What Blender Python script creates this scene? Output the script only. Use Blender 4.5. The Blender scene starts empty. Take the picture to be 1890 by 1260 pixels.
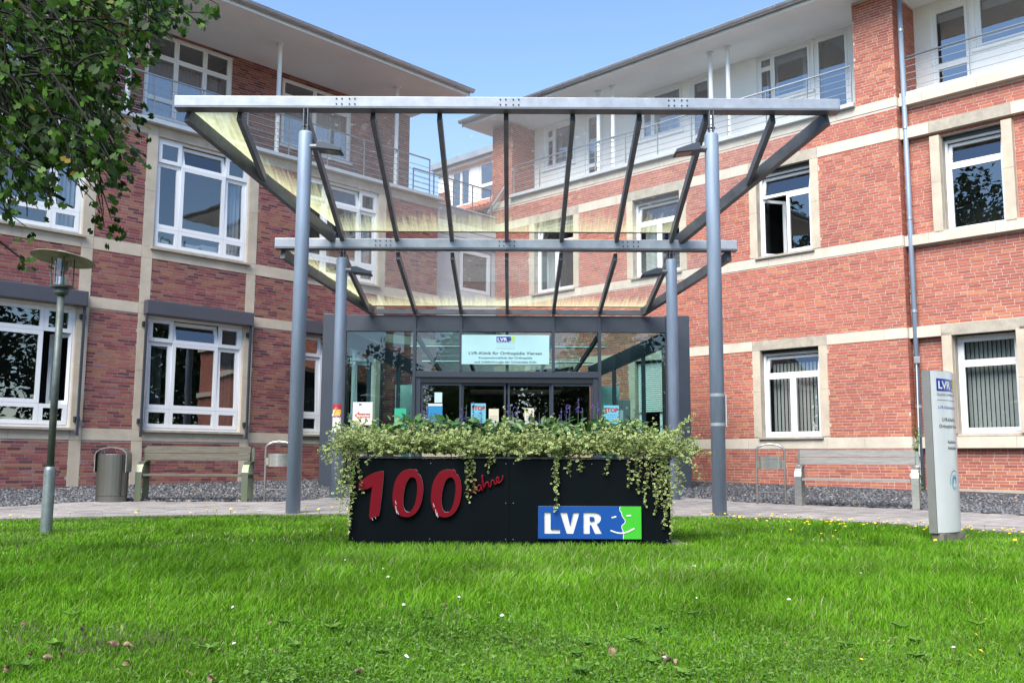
import bpy, bmesh, math, random
import numpy as np
from mathutils import Vector, Matrix
R_ = math.radians
C = bpy.context.scene.collection
scene = bpy.context.scene
rng = np.random.default_rng(7)
random.seed(7)

# ---------------------------------------------------------------- camera, world, sun, exposure
F_PX, PITCH, ROLL, EYE = 1730.0, R_(7.16), R_(0.3), 0.80
cam_data = bpy.data.cameras.new('camera')
cam_data.sensor_width = 36.0
cam_data.lens = F_PX / 1890 * 36
cam_data.clip_start, cam_data.clip_end = 0.05, 1000
cam = bpy.data.objects.new('camera', cam_data)
C.objects.link(cam)
_c, _s = math.cos(PITCH), math.sin(PITCH)
r0, u0, w0 = Vector((1, 0, 0)), Vector((0, -_s, _c)), Vector((0, _c, _s))
rr = r0 * math.cos(ROLL) + u0 * math.sin(ROLL)
uu = -r0 * math.sin(ROLL) + u0 * math.cos(ROLL)
m3 = Matrix((rr, uu, -w0)).transposed()
cam.matrix_world = Matrix.Translation((0, 0, EYE)) @ m3.to_4x4()
scene.camera = cam

SUN_AZ, SUN_EL = R_(206), R_(50)          # azimuth clockwise from +Y, where the sun stands
world = bpy.data.worlds.new('World')
scene.world = world
world.use_nodes = True
wt = world.node_tree
sky = wt.nodes.new('ShaderNodeTexSky')
sky.sky_type = 'NISHITA'
sky.sun_disc = False
sky.sun_elevation = SUN_EL
sky.sun_rotation = SUN_AZ
sky.altitude = 0
sky.air_density = 1.0
sky.dust_density = 0.0
sky.ozone_density = 3.0
bg = wt.nodes['Background']
bg.inputs[1].default_value = 0.138
wt.links.new(sky.outputs[0], bg.inputs[0])
sun_d = bpy.data.lights.new('sun', 'SUN')
sun_d.energy = 4.0
sun_d.angle = R_(45)
sun_d.color = (1.0, 0.95, 0.87)
sun = bpy.data.objects.new('sun', sun_d)
C.objects.link(sun)
sd = Vector((math.sin(SUN_AZ) * math.cos(SUN_EL), math.cos(SUN_AZ) * math.cos(SUN_EL), math.sin(SUN_EL)))
sun.rotation_euler = sd.to_track_quat('Z', 'Y').to_euler()
sun.location = sd * 60
scene.view_settings.view_transform = 'Standard'
scene.view_settings.look = 'None'
scene.view_settings.exposure = 1.1
scene.view_settings.gamma = 1.0
scene.view_settings.use_curve_mapping = False
scene.render.engine = 'CYCLES'
scene.cycles.max_bounces = 8
scene.cycles.transparent_max_bounces = 16
scene.cycles.caustics_reflective = False
scene.cycles.caustics_refractive = False

# ---------------------------------------------------------------- materials
def newmat(name):
    m = bpy.data.materials.new(name)
    m.use_nodes = True
    return m, m.node_tree, m.node_tree.nodes['Principled BSDF']

def M(name, col, rough=.6, metal=0.0, var=.12, vs=6.0, bump=0.0, bs=40.0, spec=.5, col2=None, stretch=None, coat=0):
    m, t, b = newmat(name)
    n, l = t.nodes, t.links
    tc = n.new('ShaderNodeTexCoord')
    src = tc.outputs['Object']
    if stretch:
        mp = n.new('ShaderNodeMapping'); mp.inputs['Scale'].default_value = stretch
        l.new(src, mp.inputs[0]); src = mp.outputs[0]
    nz = n.new('ShaderNodeTexNoise'); nz.inputs['Scale'].default_value = vs; nz.inputs['Detail'].default_value = 6
    nz.inputs['Roughness'].default_value = .65
    l.new(src, nz.inputs[0])
    cr = n.new('ShaderNodeValToRGB')
    a = [max(0, c * (1 - var)) for c in col]; bcol = col2 or [min(1, c * (1 + var)) for c in col]
    cr.color_ramp.elements[0].position = .32; cr.color_ramp.elements[1].position = .68
    cr.color_ramp.elements[0].color = (*a, 1); cr.color_ramp.elements[1].color = (*bcol, 1)
    l.new(nz.outputs[0], cr.inputs[0]); l.new(cr.outputs[0], b.inputs['Base Color'])
    b.inputs['Roughness'].default_value = rough; b.inputs['Metallic'].default_value = metal
    b.inputs['Specular IOR Level'].default_value = spec
    b.inputs['Coat Weight'].default_value = coat
    if bump:
        nb = n.new('ShaderNodeTexNoise'); nb.inputs['Scale'].default_value = bs; nb.inputs['Detail'].default_value = 4
        l.new(src, nb.inputs[0])
        bp = n.new('ShaderNodeBump'); bp.inputs['Strength'].default_value = bump; bp.inputs['Distance'].default_value = .01
        l.new(nb.outputs[0], bp.inputs['Height']); l.new(bp.outputs[0], b.inputs['Normal'])
    return m

def ramp_mat(name, stops, src='attr', rough=.8, grain=.25, gs=90, bump=.3, trans=0.0, spec=.3, big=None):
    """colour picked per piece (face attribute rnd, or the object's own random number)"""
    m, t, b = newmat(name)
    n, l = t.nodes, t.links
    if src == 'attr':
        a = n.new('ShaderNodeAttribute'); a.attribute_name = 'rnd'; o = a.outputs['Fac']
    else:
        a = n.new('ShaderNodeObjectInfo'); o = a.outputs['Random']
    cr = n.new('ShaderNodeValToRGB')
    e = cr.color_ramp.elements
    e[0].position = stops[0][0]; e[0].color = (*stops[0][1], 1)
    e[1].position = stops[-1][0]; e[1].color = (*stops[-1][1], 1)
    for p, c in stops[1:-1]:
        k = e.new(p); k.color = (*c, 1)
    l.new(o, cr.inputs[0])
    col = cr.outputs[0]
    if grain:
        geo = n.new('ShaderNodeNewGeometry')
        nz = n.new('ShaderNodeTexNoise'); nz.inputs['Scale'].default_value = gs; nz.inputs['Detail'].default_value = 3
        l.new(geo.outputs['Position'], nz.inputs[0])
        mr = n.new('ShaderNodeMapRange'); mr.inputs[3].default_value = 1 - grain; mr.inputs[4].default_value = 1 + grain
        l.new(nz.outputs[0], mr.inputs[0])
        val = mr.outputs[0]
        if big:
            n2 = n.new('ShaderNodeTexNoise'); n2.inputs['Scale'].default_value = big[0]; n2.inputs['Detail'].default_value = 4
            l.new(geo.outputs['Position'], n2.inputs[0])
            m2 = n.new('ShaderNodeMapRange'); m2.inputs[1].default_value = .3; m2.inputs[2].default_value = .7
            m2.inputs[3].default_value = 1 - big[1]; m2.inputs[4].default_value = 1 + big[1]
            l.new(n2.outputs[0], m2.inputs[0])
            mm = n.new('ShaderNodeMath'); mm.operation = 'MULTIPLY'
            l.new(val, mm.inputs[0]); l.new(m2.outputs[0], mm.inputs[1]); val = mm.outputs[0]
        vm = n.new('ShaderNodeVectorMath'); vm.operation = 'SCALE'
        l.new(col, vm.inputs[0]); l.new(val, vm.inputs['Scale']); col = vm.outputs[0]
        if bump:
            bp = n.new('ShaderNodeBump'); bp.inputs['Strength'].default_value = bump; bp.inputs['Distance'].default_value = .006
            l.new(nz.outputs[0], bp.inputs['Height']); l.new(bp.outputs[0], b.inputs['Normal'])
    l.new(col, b.inputs['Base Color'])
    b.inputs['Roughness'].default_value = rough; b.inputs['Specular IOR Level'].default_value = spec
    if trans:
        tr = n.new('ShaderNodeBsdfTranslucent'); l.new(col, tr.inputs[0])
        mx = n.new('ShaderNodeMixShader'); mx.inputs[0].default_value = trans
        l.new(b.outputs[0], mx.inputs[1]); l.new(tr.outputs[0], mx.inputs[2])
        l.new(mx.outputs[0], n['Material Output'].inputs[0])
    return m

def glass(name, tint=(.9, .95, .94), base=.08, top=.9, algae=None, dirt=0.0, wobble=0.0):
    m = bpy.data.materials.new(name); m.use_nodes = True
    t = m.node_tree; n, l = t.nodes, t.links
    n.remove(n['Principled BSDF'])
    tr = n.new('ShaderNodeBsdfTransparent'); tr.inputs[0].default_value = (*tint, 1)
    gl = n.new('ShaderNodeBsdfGlossy'); gl.inputs['Roughness'].default_value = 0.0
    lw = n.new('ShaderNodeLayerWeight'); lw.inputs[0].default_value = .5
    pw = n.new('ShaderNodeMath'); pw.operation = 'POWER'; pw.inputs[1].default_value = 4
    l.new(lw.outputs['Facing'], pw.inputs[0])
    mr = n.new('ShaderNodeMapRange'); mr.inputs[3].default_value = base; mr.inputs[4].default_value = top
    l.new(pw.outputs[0], mr.inputs[0])
    mx = n.new('ShaderNodeMixShader')
    l.new(mr.outputs[0], mx.inputs[0]); l.new(tr.outputs[0], mx.inputs[1]); l.new(gl.outputs[0], mx.inputs[2])
    out = mx.outputs[0]
    geo = n.new('ShaderNodeNewGeometry')
    if wobble:
        nz = n.new('ShaderNodeTexNoise'); nz.inputs['Scale'].default_value = 1.3
        l.new(geo.outputs['Position'], nz.inputs[0])
        bp = n.new('ShaderNodeBump'); bp.inputs['Strength'].default_value = wobble; bp.inputs['Distance'].default_value = .02
        l.new(nz.outputs[0], bp.inputs['Height']); l.new(bp.outputs[0], gl.inputs['Normal'])
    if algae is not None:
        uv = n.new('ShaderNodeUVMap'); sp = n.new('ShaderNodeSeparateXYZ'); l.new(uv.outputs[0], sp.inputs[0])
        mp = n.new('ShaderNodeMapping'); mp.inputs['Scale'].default_value = (14, 1.6, 1)
        cx = n.new('ShaderNodeCombineXYZ')
        sx = n.new('ShaderNodeSeparateXYZ'); l.new(geo.outputs['Position'], sx.inputs[0])
        l.new(sx.outputs[0], cx.inputs[0]); l.new(sp.outputs[1], cx.inputs[1]); l.new(cx.outputs[0], mp.inputs[0])
        nz = n.new('ShaderNodeTexNoise'); nz.inputs['Scale'].default_value = 1.6; nz.inputs['Detail'].default_value = 5
        nz.inputs['Roughness'].default_value = .7
        l.new(mp.outputs[0], nz.inputs[0])
        # v = 0 at the low edge: thick growth there, ragged streaks climbing from it
        a1 = n.new('ShaderNodeMath'); a1.operation = 'MULTIPLY_ADD'; a1.inputs[1].default_value = -algae[1]; a1.inputs[2].default_value = algae[0] - .5 * algae[2]
        l.new(sp.outputs[1], a1.inputs[0])
        a2 = n.new('ShaderNodeMath'); a2.operation = 'MULTIPLY_ADD'; a2.inputs[1].default_value = algae[2]
        l.new(nz.outputs[0], a2.inputs[0]); l.new(a1.outputs[0], a2.inputs[2])
        n3 = n.new('ShaderNodeTexNoise'); n3.inputs['Scale'].default_value = 9; n3.inputs['Detail'].default_value = 5; n3.inputs['Roughness'].default_value = .75
        l.new(geo.outputs['Position'], n3.inputs[0])
        a3 = n.new('ShaderNodeMath'); a3.operation = 'MULTIPLY_ADD'; a3.inputs[1].default_value = .7; a3.inputs[2].default_value = .62
        l.new(n3.outputs[0], a3.inputs[0])
        a4 = n.new('ShaderNodeMath'); a4.operation = 'MULTIPLY'; l.new(a2.outputs[0], a4.inputs[0]); l.new(a3.outputs[0], a4.inputs[1])
        cl = n.new('ShaderNodeClamp'); cl.inputs[2].default_value = algae[3]; l.new(a4.outputs[0], cl.inputs[0])
        al = n.new('ShaderNodeBsdfTranslucent'); al.inputs[0].default_value = (.80, .82, .42, 1)
        m2 = n.new('ShaderNodeMixShader'); l.new(cl.outputs[0], m2.inputs[0]); l.new(out, m2.inputs[1]); l.new(al.outputs[0], m2.inputs[2])
        out = m2.outputs[0]
    if dirt:
        v = n.new('ShaderNodeTexNoise'); v.inputs['Scale'].default_value = 14; v.inputs['Detail'].default_value = 5
        l.new(geo.outputs['Position'], v.inputs[0])
        cr = n.new('ShaderNodeMapRange'); cr.inputs[1].default_value = .64; cr.inputs[2].default_value = .72
        cr.inputs[3].default_value = dirt * .25; cr.inputs[4].default_value = dirt
        l.new(v.outputs[0], cr.inputs[0])
        df = n.new('ShaderNodeBsdfTranslucent'); df.inputs[0].default_value = (.8, .8, .78, 1)
        m3_ = n.new('ShaderNodeMixShader'); l.new(cr.outputs[0], m3_.inputs[0]); l.new(out, m3_.inputs[1]); l.new(df.outputs[0], m3_.inputs[2])
        out = m3_.outputs[0]
    l.new(out, n['Material Output'].inputs[0])
    return m

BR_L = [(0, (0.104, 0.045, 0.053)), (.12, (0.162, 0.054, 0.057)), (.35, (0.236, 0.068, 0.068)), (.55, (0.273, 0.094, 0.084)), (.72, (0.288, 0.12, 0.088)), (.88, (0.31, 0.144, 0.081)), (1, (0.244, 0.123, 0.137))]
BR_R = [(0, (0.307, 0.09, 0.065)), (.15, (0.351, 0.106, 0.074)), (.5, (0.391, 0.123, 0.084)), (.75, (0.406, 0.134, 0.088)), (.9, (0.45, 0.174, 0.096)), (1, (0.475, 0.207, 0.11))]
MAT = dict(
    brick_l=ramp_mat('red_brown_brick', BR_L, 'attr', .85, .22, 70, .4, big=(.5, .16)),
    brick_lo=ramp_mat('red_brown_brick_single', BR_L, 'obj', .85, .22, 70, .4, big=(.5, .16)),
    brick_r=ramp_mat('orange_red_brick', BR_R, 'attr', .85, .18, 70, .4, big=(.5, .12)),
    brick_ro=ramp_mat('orange_red_brick_single', BR_R, 'obj', .85, .18, 70, .4, big=(.5, .12)),
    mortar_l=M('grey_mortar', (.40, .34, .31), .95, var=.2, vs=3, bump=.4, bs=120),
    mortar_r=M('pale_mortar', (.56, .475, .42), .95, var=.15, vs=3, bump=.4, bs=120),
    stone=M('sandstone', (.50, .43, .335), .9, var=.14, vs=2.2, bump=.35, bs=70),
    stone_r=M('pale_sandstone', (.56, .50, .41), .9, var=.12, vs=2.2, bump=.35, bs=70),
    stone_d=M('weathered_sandstone', (.38, .34, .275), .9, var=.2, vs=5, bump=.4, bs=60),
    white=M('white_window_plastic', (.80, .81, .82), .3, var=.02, vs=2),
    plaster=M('white_plaster', (.80, .80, .79), .9, var=.035, vs=1.2, bump=.15, bs=90),
    soffit=M('grey_white_soffit', (.83, .81, .785), .9, var=.05, vs=.8, bump=.15, bs=60),
    soffit_r=M('white_soffit', (.82, .815, .80), .9, var=.04, vs=.8, bump=.15, bs=60),
    zinc=M('zinc_sheet', (.40, .41, .43), .45, .6, var=.15, vs=2.5),
    zinc_light=M('pale_metal_edge', (.52, .55, .58), .5, .2, var=.08, vs=3),
    rail=M('grey_railing_paint', (.30, .325, .345), .45, .3, var=.08),
    anthr=M('anthracite_paint', (.040, .049, .066), .45, .1, var=.08, vs=3),
    shutter=M('dark_grey_shutter_box', (.085, .088, .105), .4, .2, var=.06, vs=2),
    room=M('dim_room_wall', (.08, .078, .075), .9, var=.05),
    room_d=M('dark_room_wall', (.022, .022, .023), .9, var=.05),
    curtain=M('blind_fabric', (.60, .62, .60), .8, var=.06, vs=4),
    curtain_d=M('dark_curtain', (.06, .075, .075), .85, var=.2, vs=9),
    curtain_b=M('blue_grey_curtain', (.42, .46, .54), .8, var=.1, vs=9, stretch=(8, 8, .6)),
    post=M('blue_grey_post_paint', (.225, .285, .37), .5, .12, var=.16, vs=2.2, bump=.08, bs=60, stretch=(3, 3, .5)),
    steel=M('grey_steel_paint', (.12, .13, .145), .42, .35, var=.25, vs=3),
    steel_lt=M('pale_steel_paint', (.29, .315, .35), .40, .3, var=.18, vs=3.5),
    black=M('black_plastic', (.018, .019, .021), .4, var=.1),
    dark=M('near_black_panel', (.0028, .0048, .0062), .6, var=.12, vs=3, spec=.05),
    red=M('dark_red_acrylic', (.135, .0015, .008), .42, var=.06, vs=5, spec=.2),
    blue=M('logo_blue', (.006, .060, .26), .4, var=.03, spec=.3),
    blue_d=M('logo_dark_blue', (.012, .03, .27), .3, var=.03),
    green=M('logo_green', (.045, .40, .028), .4, var=.03, spec=.3),
    lime=M('logo_lime', (.38, .62, .05), .3, var=.03),
    offwhite=M('logo_white', (.64, .66, .64), .5, var=.03),
    stainless=M('brushed_stainless', (.50, .49, .46), .28, .9, var=.16, vs=5, stretch=(1, 1, 6)),
    stainless_g=M('algae_stained_stainless', (.27, .27, .24), .36, .75, var=.3, vs=3.2, col2=(.15, .185, .09)),
    binmetal=M('tarnished_steel', (.25, .243, .228), .36, .8, var=.3, vs=2.5, col2=(.145, .145, .125), stretch=(3, 3, .6)),
    wood=M('weathered_grey_timber', (.105, .097, .075), .9, var=.28, vs=5, bump=.4, bs=50, stretch=(1, 1, 10)),
    wood_r=M('pale_grey_timber', (.23, .222, .21), .9, var=.22, vs=5, bump=.4, bs=50, stretch=(1, 1, 10)),
    galv=M('galvanised_steel', (.19, .225, .225), .45, .55, var=.2, vs=14),
    pole=M('dark_green_grey_pole', (.085, .105, .098), .5, .3, var=.3, vs=5, col2=(.14, .165, .15)),
    shade=M('greenish_lamp_shade', (.23, .24, .15), .6, .1, var=.3, vs=9),
    signface=M('pale_silver_sign_face', (.60, .635, .64), .32, .15, var=.03),
    signside=M('grey_sign_side', (.27, .27, .26), .4, .5, var=.06),
    conc=M('concrete_plinth', (.21, .19, .16), .9, var=.25, vs=8, bump=.5),
    plate=M('mint_white_plate', (.40, .64, .67), .35, var=.02),
    text=M('black_print', (.012, .013, .015), .5, var=.02),
    text_g=M('grey_print', (.16, .18, .21), .5, var=.02),
    text_b=M('blue_print', (.07, .16, .40), .5, var=.02),
    paper=M('white_paper', (.76, .76, .74), .7, var=.02),
    cream=M('cream_paper', (.74, .68, .50), .7, var=.03),
    besucher=M('ivory_board', (.78, .72, .62), .6, var=.02),
    red_p=M('red_print', (.62, .045, .03), .5, var=.02),
    red_d=M('deep_red_print', (.42, .02, .03), .5, var=.02),
    yellow_p=M('yellow_print', (.75, .48, .04), .5, var=.02),
    cyan=M('cyan_poster', (.16, .52, .62), .5, var=.02),
    blue_po=M('blue_poster', (.02, .25, .48), .5, var=.03),
    green_po=M('green_poster', (.03, .42, .25), .5, var=.04),
    slab_path=M('path_joint_sand', (.22, .20, .185), .95, var=.2, vs=4, bump=.3),
    soil=M('lawn_soil', (.060, .058, .022), .95, var=.4, vs=4, bump=.6, bs=30),
    earth=M('dark_earth', (.04, .033, .025), .95, var=.3, vs=5),
    gravelbed=M('gravel_bed', (.05, .05, .054), .95, var=.3, vs=30, bump=.6, bs=80),
    ground=M('far_ground', (.09, .10, .06), .95, var=.3, vs=.5),
    kerb=M('kerb_concrete', (.20, .18, .16), .9, var=.2, vs=6, bump=.4),
    bark=M('dark_bark', (.013, .011, .009), .9, var=.4, vs=18, bump=.6, bs=40),
    tile=M('red_roof_tile', (.46, .16, .10), .8, var=.2, vs=6),
    terracotta=M('terracotta', (.40, .16, .08), .8, var=.1),
    pot_g=M('green_pot', (.03, .28, .17), .5, var=.05),
    book=M('paper_stack', (.62, .62, .58), .8, var=.1, vs=30, stretch=(1, 1, 12)),
    book_b=M('blue_folder', (.25, .48, .58), .6, var=.1),
    ply=M('ceiling_panel', (.55, .53, .48), .8, var=.05),
    teal=M('pale_teal_panel', (.56, .74, .72), .5, var=.02),
    stem=M('green_stem', (.06, .13, .03), .7, var=.2),
    vine_stem=M('brown_vine_stem', (.10, .065, .045), .8, var=.2),
    yellow=M('dandelion_yellow', (.80, .58, .02), .7, var=.06, vs=30),
    daisy=M('daisy_white', (.80, .80, .78), .7, var=.03),
    dry=M('dry_leaf', (.20, .12, .065), .85, var=.35, vs=20, col2=(.33, .23, .14)),
    pink=M('salvia_purple', (.075, .032, .27), .7, var=.25, vs=40),
    g_win=glass('window_glass', (.80, .85, .84), .22, .95, wobble=.05),
    g_blue=glass('coated_window_glass', (.72, .78, .84), .34, .95, wobble=.05),
    g_teal=glass('teal_glazing', (.60, .80, .775), .085, .85, wobble=.05),
    g_roof=glass('canopy_glass', (.91, .935, .93), .05, .55, (.46, 2.7, .95, .60), .26),
    g_wedge=glass('algae_covered_glass', (.90, .93, .90), .05, .5, (.95, 1.5, .9, .84), .16),
    g_clear=glass('lamp_glass', (.92, .90, .88), .10, .8),
    lens=M('floodlight_lens', (.10, .12, .10), .15, var=.05),
)
LEAF_STOPS = [(0, (.013, .034, .006)), (.3, (.024, .066, .008)), (.6, (.040, .103, .012)), (.85, (.07, .16, .018)), (.985, (.085, .165, .028)), (1, (.30, .16, .03))]
MAT['leaf'] = ramp_mat('whitebeam_leaf', LEAF_STOPS, 'attr', .55, .15, 40, 0, trans=.22, spec=.2)
MAT['leaf_o'] = ramp_mat('whitebeam_leaf_single', LEAF_STOPS, 'obj', .55, .15, 40, 0, trans=.22, spec=.2)
MAT['grass'] = ramp_mat('grass_blade', [(0, (.048, .135, .007)), (.35, (.092, .25, .008)), (.7, (.15, .33, .014)), (.93, (.15, .29, .04)), (1, (.38, .40, .20))], 'attr', .6, .2, 3, 0, trans=.35, spec=.16, big=(1.3, .36))
MAT['weed'] = ramp_mat('weed_leaf', [(0, (.040, .11, .010)), (.6, (.080, .19, .016)), (1, (.13, .25, .03))], 'attr', .5, .2, 20, 0, trans=.25, spec=.35)
MAT['sage'] = ramp_mat('sage_leaf', [(0, (.032, .085, .020)), (.6, (.065, .155, .038)), (.85, (.10, .21, .05)), (1, (.16, .32, .04))], 'attr', .42, .15, 40, 0, trans=.22, spec=.5)
MAT['wood_far'] = ramp_mat('far_foliage', [(0, (.020, .036, .012)), (.6, (.038, .065, .018)), (1, (.065, .095, .028))], 'attr', .7, .2, 5, 0, trans=.15)
MAT['gravel'] = ramp_mat('basalt_chip', [(0, (.04, .042, .047)), (.5, (.105, .108, .118)), (.9, (.19, .195, .21)), (.975, (.30, .29, .28)), (1, (.36, .22, .13))], 'attr', .8, .2, 60, .3)
MAT['paver'] = ramp_mat('grey_paver', [(0, (.235, .215, .205)), (.5, (.285, .263, .252)), (1, (.335, .31, .298))], 'attr', .9, .15, 30, .3, big=(.8, .15))
MAT['paver_o'] = ramp_mat('grey_paver_single', [(0, (.235, .215, .205)), (.5, (.285, .263, .252)), (1, (.335, .31, .298))], 'obj', .9, .15, 30, .3, big=(.8, .15))

def vinca_mat():
    m, t, b = newmat('variegated_leaf')
    n, l = t.nodes, t.links
    uv = n.new('ShaderNodeUVMap'); sp = n.new('ShaderNodeSeparateXYZ'); l.new(uv.outputs[0], sp.inputs[0])
    at = n.new('ShaderNodeAttribute'); at.attribute_name = 'rnd'
    geo = n.new('ShaderNodeNewGeometry')
    nz = n.new('ShaderNodeTexNoise'); nz.inputs['Scale'].default_value = 120
    l.new(geo.outputs['Position'], nz.inputs[0])
    ad = n.new('ShaderNodeMath'); ad.operation = 'MULTIPLY_ADD'; ad.inputs[1].default_value = .45
    l.new(nz.outputs[0], ad.inputs[0]); l.new(sp.outputs[0], ad.inputs[2])
    cr = n.new('ShaderNodeMapRange'); cr.inputs[1].default_value = .82; cr.inputs[2].default_value = .98
    l.new(ad.outputs[0], cr.inputs[0])
    g = n.new('ShaderNodeValToRGB'); e = g.color_ramp.elements
    e[0].color = (.045, .12, .015, 1); e[1].color = (.15, .27, .04, 1); l.new(at.outputs['Fac'], g.inputs[0])
    w = n.new('ShaderNodeValToRGB'); e = w.color_ramp.elements
    e[0].color = (.40, .48, .17, 1); e[1].color = (.66, .68, .34, 1); l.new(at.outputs['Fac'], w.inputs[0])
    mx = n.new('ShaderNodeMix'); mx.data_type = 'RGBA'
    l.new(cr.outputs[0], mx.inputs[0]); l.new(g.outputs[0], mx.inputs[6]); l.new(w.outputs[0], mx.inputs[7])
    l.new(mx.outputs[2], b.inputs['Base Color']); b.inputs['Roughness'].default_value = .5
    b.inputs['Specular IOR Level'].default_value = .3
    tr = n.new('ShaderNodeBsdfTranslucent'); l.new(mx.outputs[2], tr.inputs[0])
    ms = n.new('ShaderNodeMixShader'); ms.inputs[0].default_value = .25
    l.new(b.outputs[0], ms.inputs[1]); l.new(tr.outputs[0], ms.inputs[2]); l.new(ms.outputs[0], n['Material Output'].inputs[0])
    return m
MAT['vinca'] = vinca_mat()

# ---------------------------------------------------------------- mesh helpers
class MB:
    def __init__(s): s.v, s.f, s.uv = [], [], None
    def add(s, vs, fs):
        k = len(s.v); s.v += [tuple(p) for p in vs]; s.f += [tuple(i + k for i in f) for f in fs]; return s
    def hexa(s, p):      # p: 8 corners, bottom 4 then top 4
        return s.add(p, [(3, 2, 1, 0), (4, 5, 6, 7), (0, 1, 5, 4), (1, 2, 6, 5), (2, 3, 7, 6), (3, 0, 4, 7)])
    def box(s, x0, x1, y0, y1, z0, z1):
        return s.hexa([(x0, y0, z0), (x1, y0, z0), (x1, y1, z0), (x0, y1, z0), (x0, y0, z1), (x1, y0, z1), (x1, y1, z1), (x0, y1, z1)])
    def fbox(s, fr, a0, a1, z0, z1, o0, o1):
        q = [fr.p(a0, z0, o1), fr.p(a1, z0, o1), fr.p(a1, z0, o0), fr.p(a0, z0, o0), fr.p(a0, z1, o1), fr.p(a1, z1, o1), fr.p(a1, z1, o0), fr.p(a0, z1, o0)]
        return s.hexa(q)
    def bar(s, p0, p1, w, h, up=(0, 0, 1)):
        p0, p1, up = Vector(p0), Vector(p1), Vector(up)
        d = (p1 - p0).normalized(); x = d.cross(up).normalized(); y = x.cross(d).normalized()
        q = []
        for p in (p0, p1):
            q += [p - x * w / 2 - y * h / 2, p + x * w / 2 - y * h / 2, p + x * w / 2 + y * h / 2, p - x * w / 2 + y * h / 2]
        return s.hexa(q)
    def tube(s, pts, r, n=8, caps=True):
        pts = [Vector(p) for p in pts]; rs = r if isinstance(r, (list, tuple)) else [r] * len(pts)
        ref = None; rings = []
        for i, p in enumerate(pts):
            d = (pts[min(i + 1, len(pts) - 1)] - pts[max(i - 1, 0)]).normalized()
            if ref is None:
                ref = Vector((0, 0, 1)) if abs(d.z) < .9 else Vector((1, 0, 0))
            x = (ref - d * ref.dot(d)).normalized(); y = d.cross(x); ref = x
            rings.append([p + (x * math.cos(2 * math.pi * k / n) + y * math.sin(2 * math.pi * k / n)) * rs[i] for k in range(n)])
        vs = [v for rg in rings for v in rg]; fs = []
        for i in range(len(pts) - 1):
            for k in range(n):
                fs.append((i * n + k, i * n + (k + 1) % n, (i + 1) * n + (k + 1) % n, (i + 1) * n + k))
        if caps:
            fs.append(tuple(range(n - 1, -1, -1))); fs.append(tuple((len(pts) - 1) * n + k for k in range(n)))
        return s.add(vs, fs)
    def lathe(s, c, prof, n=24):
        c = Vector(c); vs = []; fs = []
        for r, z in prof:
            vs += [c + Vector((r * math.cos(2 * math.pi * k / n), r * math.sin(2 * math.pi * k / n), z)) for k in range(n)]
        for i in range(len(prof) - 1):
            for k in range(n):
                fs.append((i * n + k, i * n + (k + 1) % n, (i + 1) * n + (k + 1) % n, (i + 1) * n + k))
        return s.add(vs, fs)
    def prism(s, fr, poly, o0, o1):
        n = len(poly)
        vs = [fr.p(a, b, o1) for a, b in poly] + [fr.p(a, b, o0) for a, b in poly]
        fs = [tuple(range(n)), tuple(range(2 * n - 1, n - 1, -1))] + [(i, n + i, n + (i + 1) % n, (i + 1) % n) for i in range(n)]
        return s.add(vs, fs)
    def ring(s, fr, outer, inner, o0, o1):
        n = len(outer)
        vs = [fr.p(a, b, o) for o in (o1, o0) for poly in (outer, inner) for a, b in poly]
        fs = []
        for i in range(n):
            j = (i + 1) % n
            fs += [(i, j, n + j, n + i), (2 * n + j, 2 * n + i, 3 * n + i, 3 * n + j), (j, i, 2 * n + i, 2 * n + j), (n + i, n + j, 3 * n + j, 3 * n + i)]
        return s.add(vs, fs)
    def sheet(s, fr, a0, a1, z0, z1, o):
        return s.add([fr.p(a0, z0, o), fr.p(a1, z0, o), fr.p(a1, z1, o), fr.p(a0, z1, o)], [(0, 1, 2, 3)])
    def build(s, name, mat, parent=None, smooth=False, recalc=True, bevel=0, **kw):
        me = bpy.data.meshes.new(name)
        off = root_loc(parent)
        me.from_pydata([(p[0] - off[0], p[1] - off[1], p[2] - off[2]) for p in s.v], [], s.f)
        if recalc and len(s.f) < 20000 and len(s.f) > 1:
            bm = bmesh.new(); bm.from_mesh(me); bmesh.ops.recalc_face_normals(bm, faces=bm.faces); bm.to_mesh(me); bm.free()
        return link(name, me, mat, parent, smooth, bevel, **kw)

def root_loc(o):
    p = Vector((0, 0, 0))
    while o is not None:
        p += o.location; o = o.parent
    return p

def link(name, me, mat, parent=None, smooth=False, bevel=0, **kw):
    mats = mat if isinstance(mat, (list, tuple)) else [mat]
    for q in mats:
        me.materials.append(MAT[q] if isinstance(q, str) else q)
    o = bpy.data.objects.new(name, me); C.objects.link(o)
    if parent is not None: o.parent = parent
    me.polygons.foreach_set('use_smooth', [bool(smooth)] * len(me.polygons))
    if bevel:
        md = o.modifiers.new('bevel', 'BEVEL'); md.width = bevel; md.segments = 2; md.limit_method = 'ANGLE'
    for k, v in kw.items(): o[k] = v
    return o

def thing(name, label, cat, loc=(0, 0, 0), group=None, rz=0):
    o = bpy.data.objects.new(name, None); C.objects.link(o); o.location = loc; o.rotation_euler = (0, 0, rz)
    o.empty_display_size = .2
    o['label'] = label; o['category'] = cat
    if group: o['group'] = group
    return o

def copy_tree(o, parent=None):
    c = o.copy(); C.objects.link(c)
    if parent is not None: c.parent = parent
    for ch in list(o.children): copy_tree(ch, c)
    return c

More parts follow.
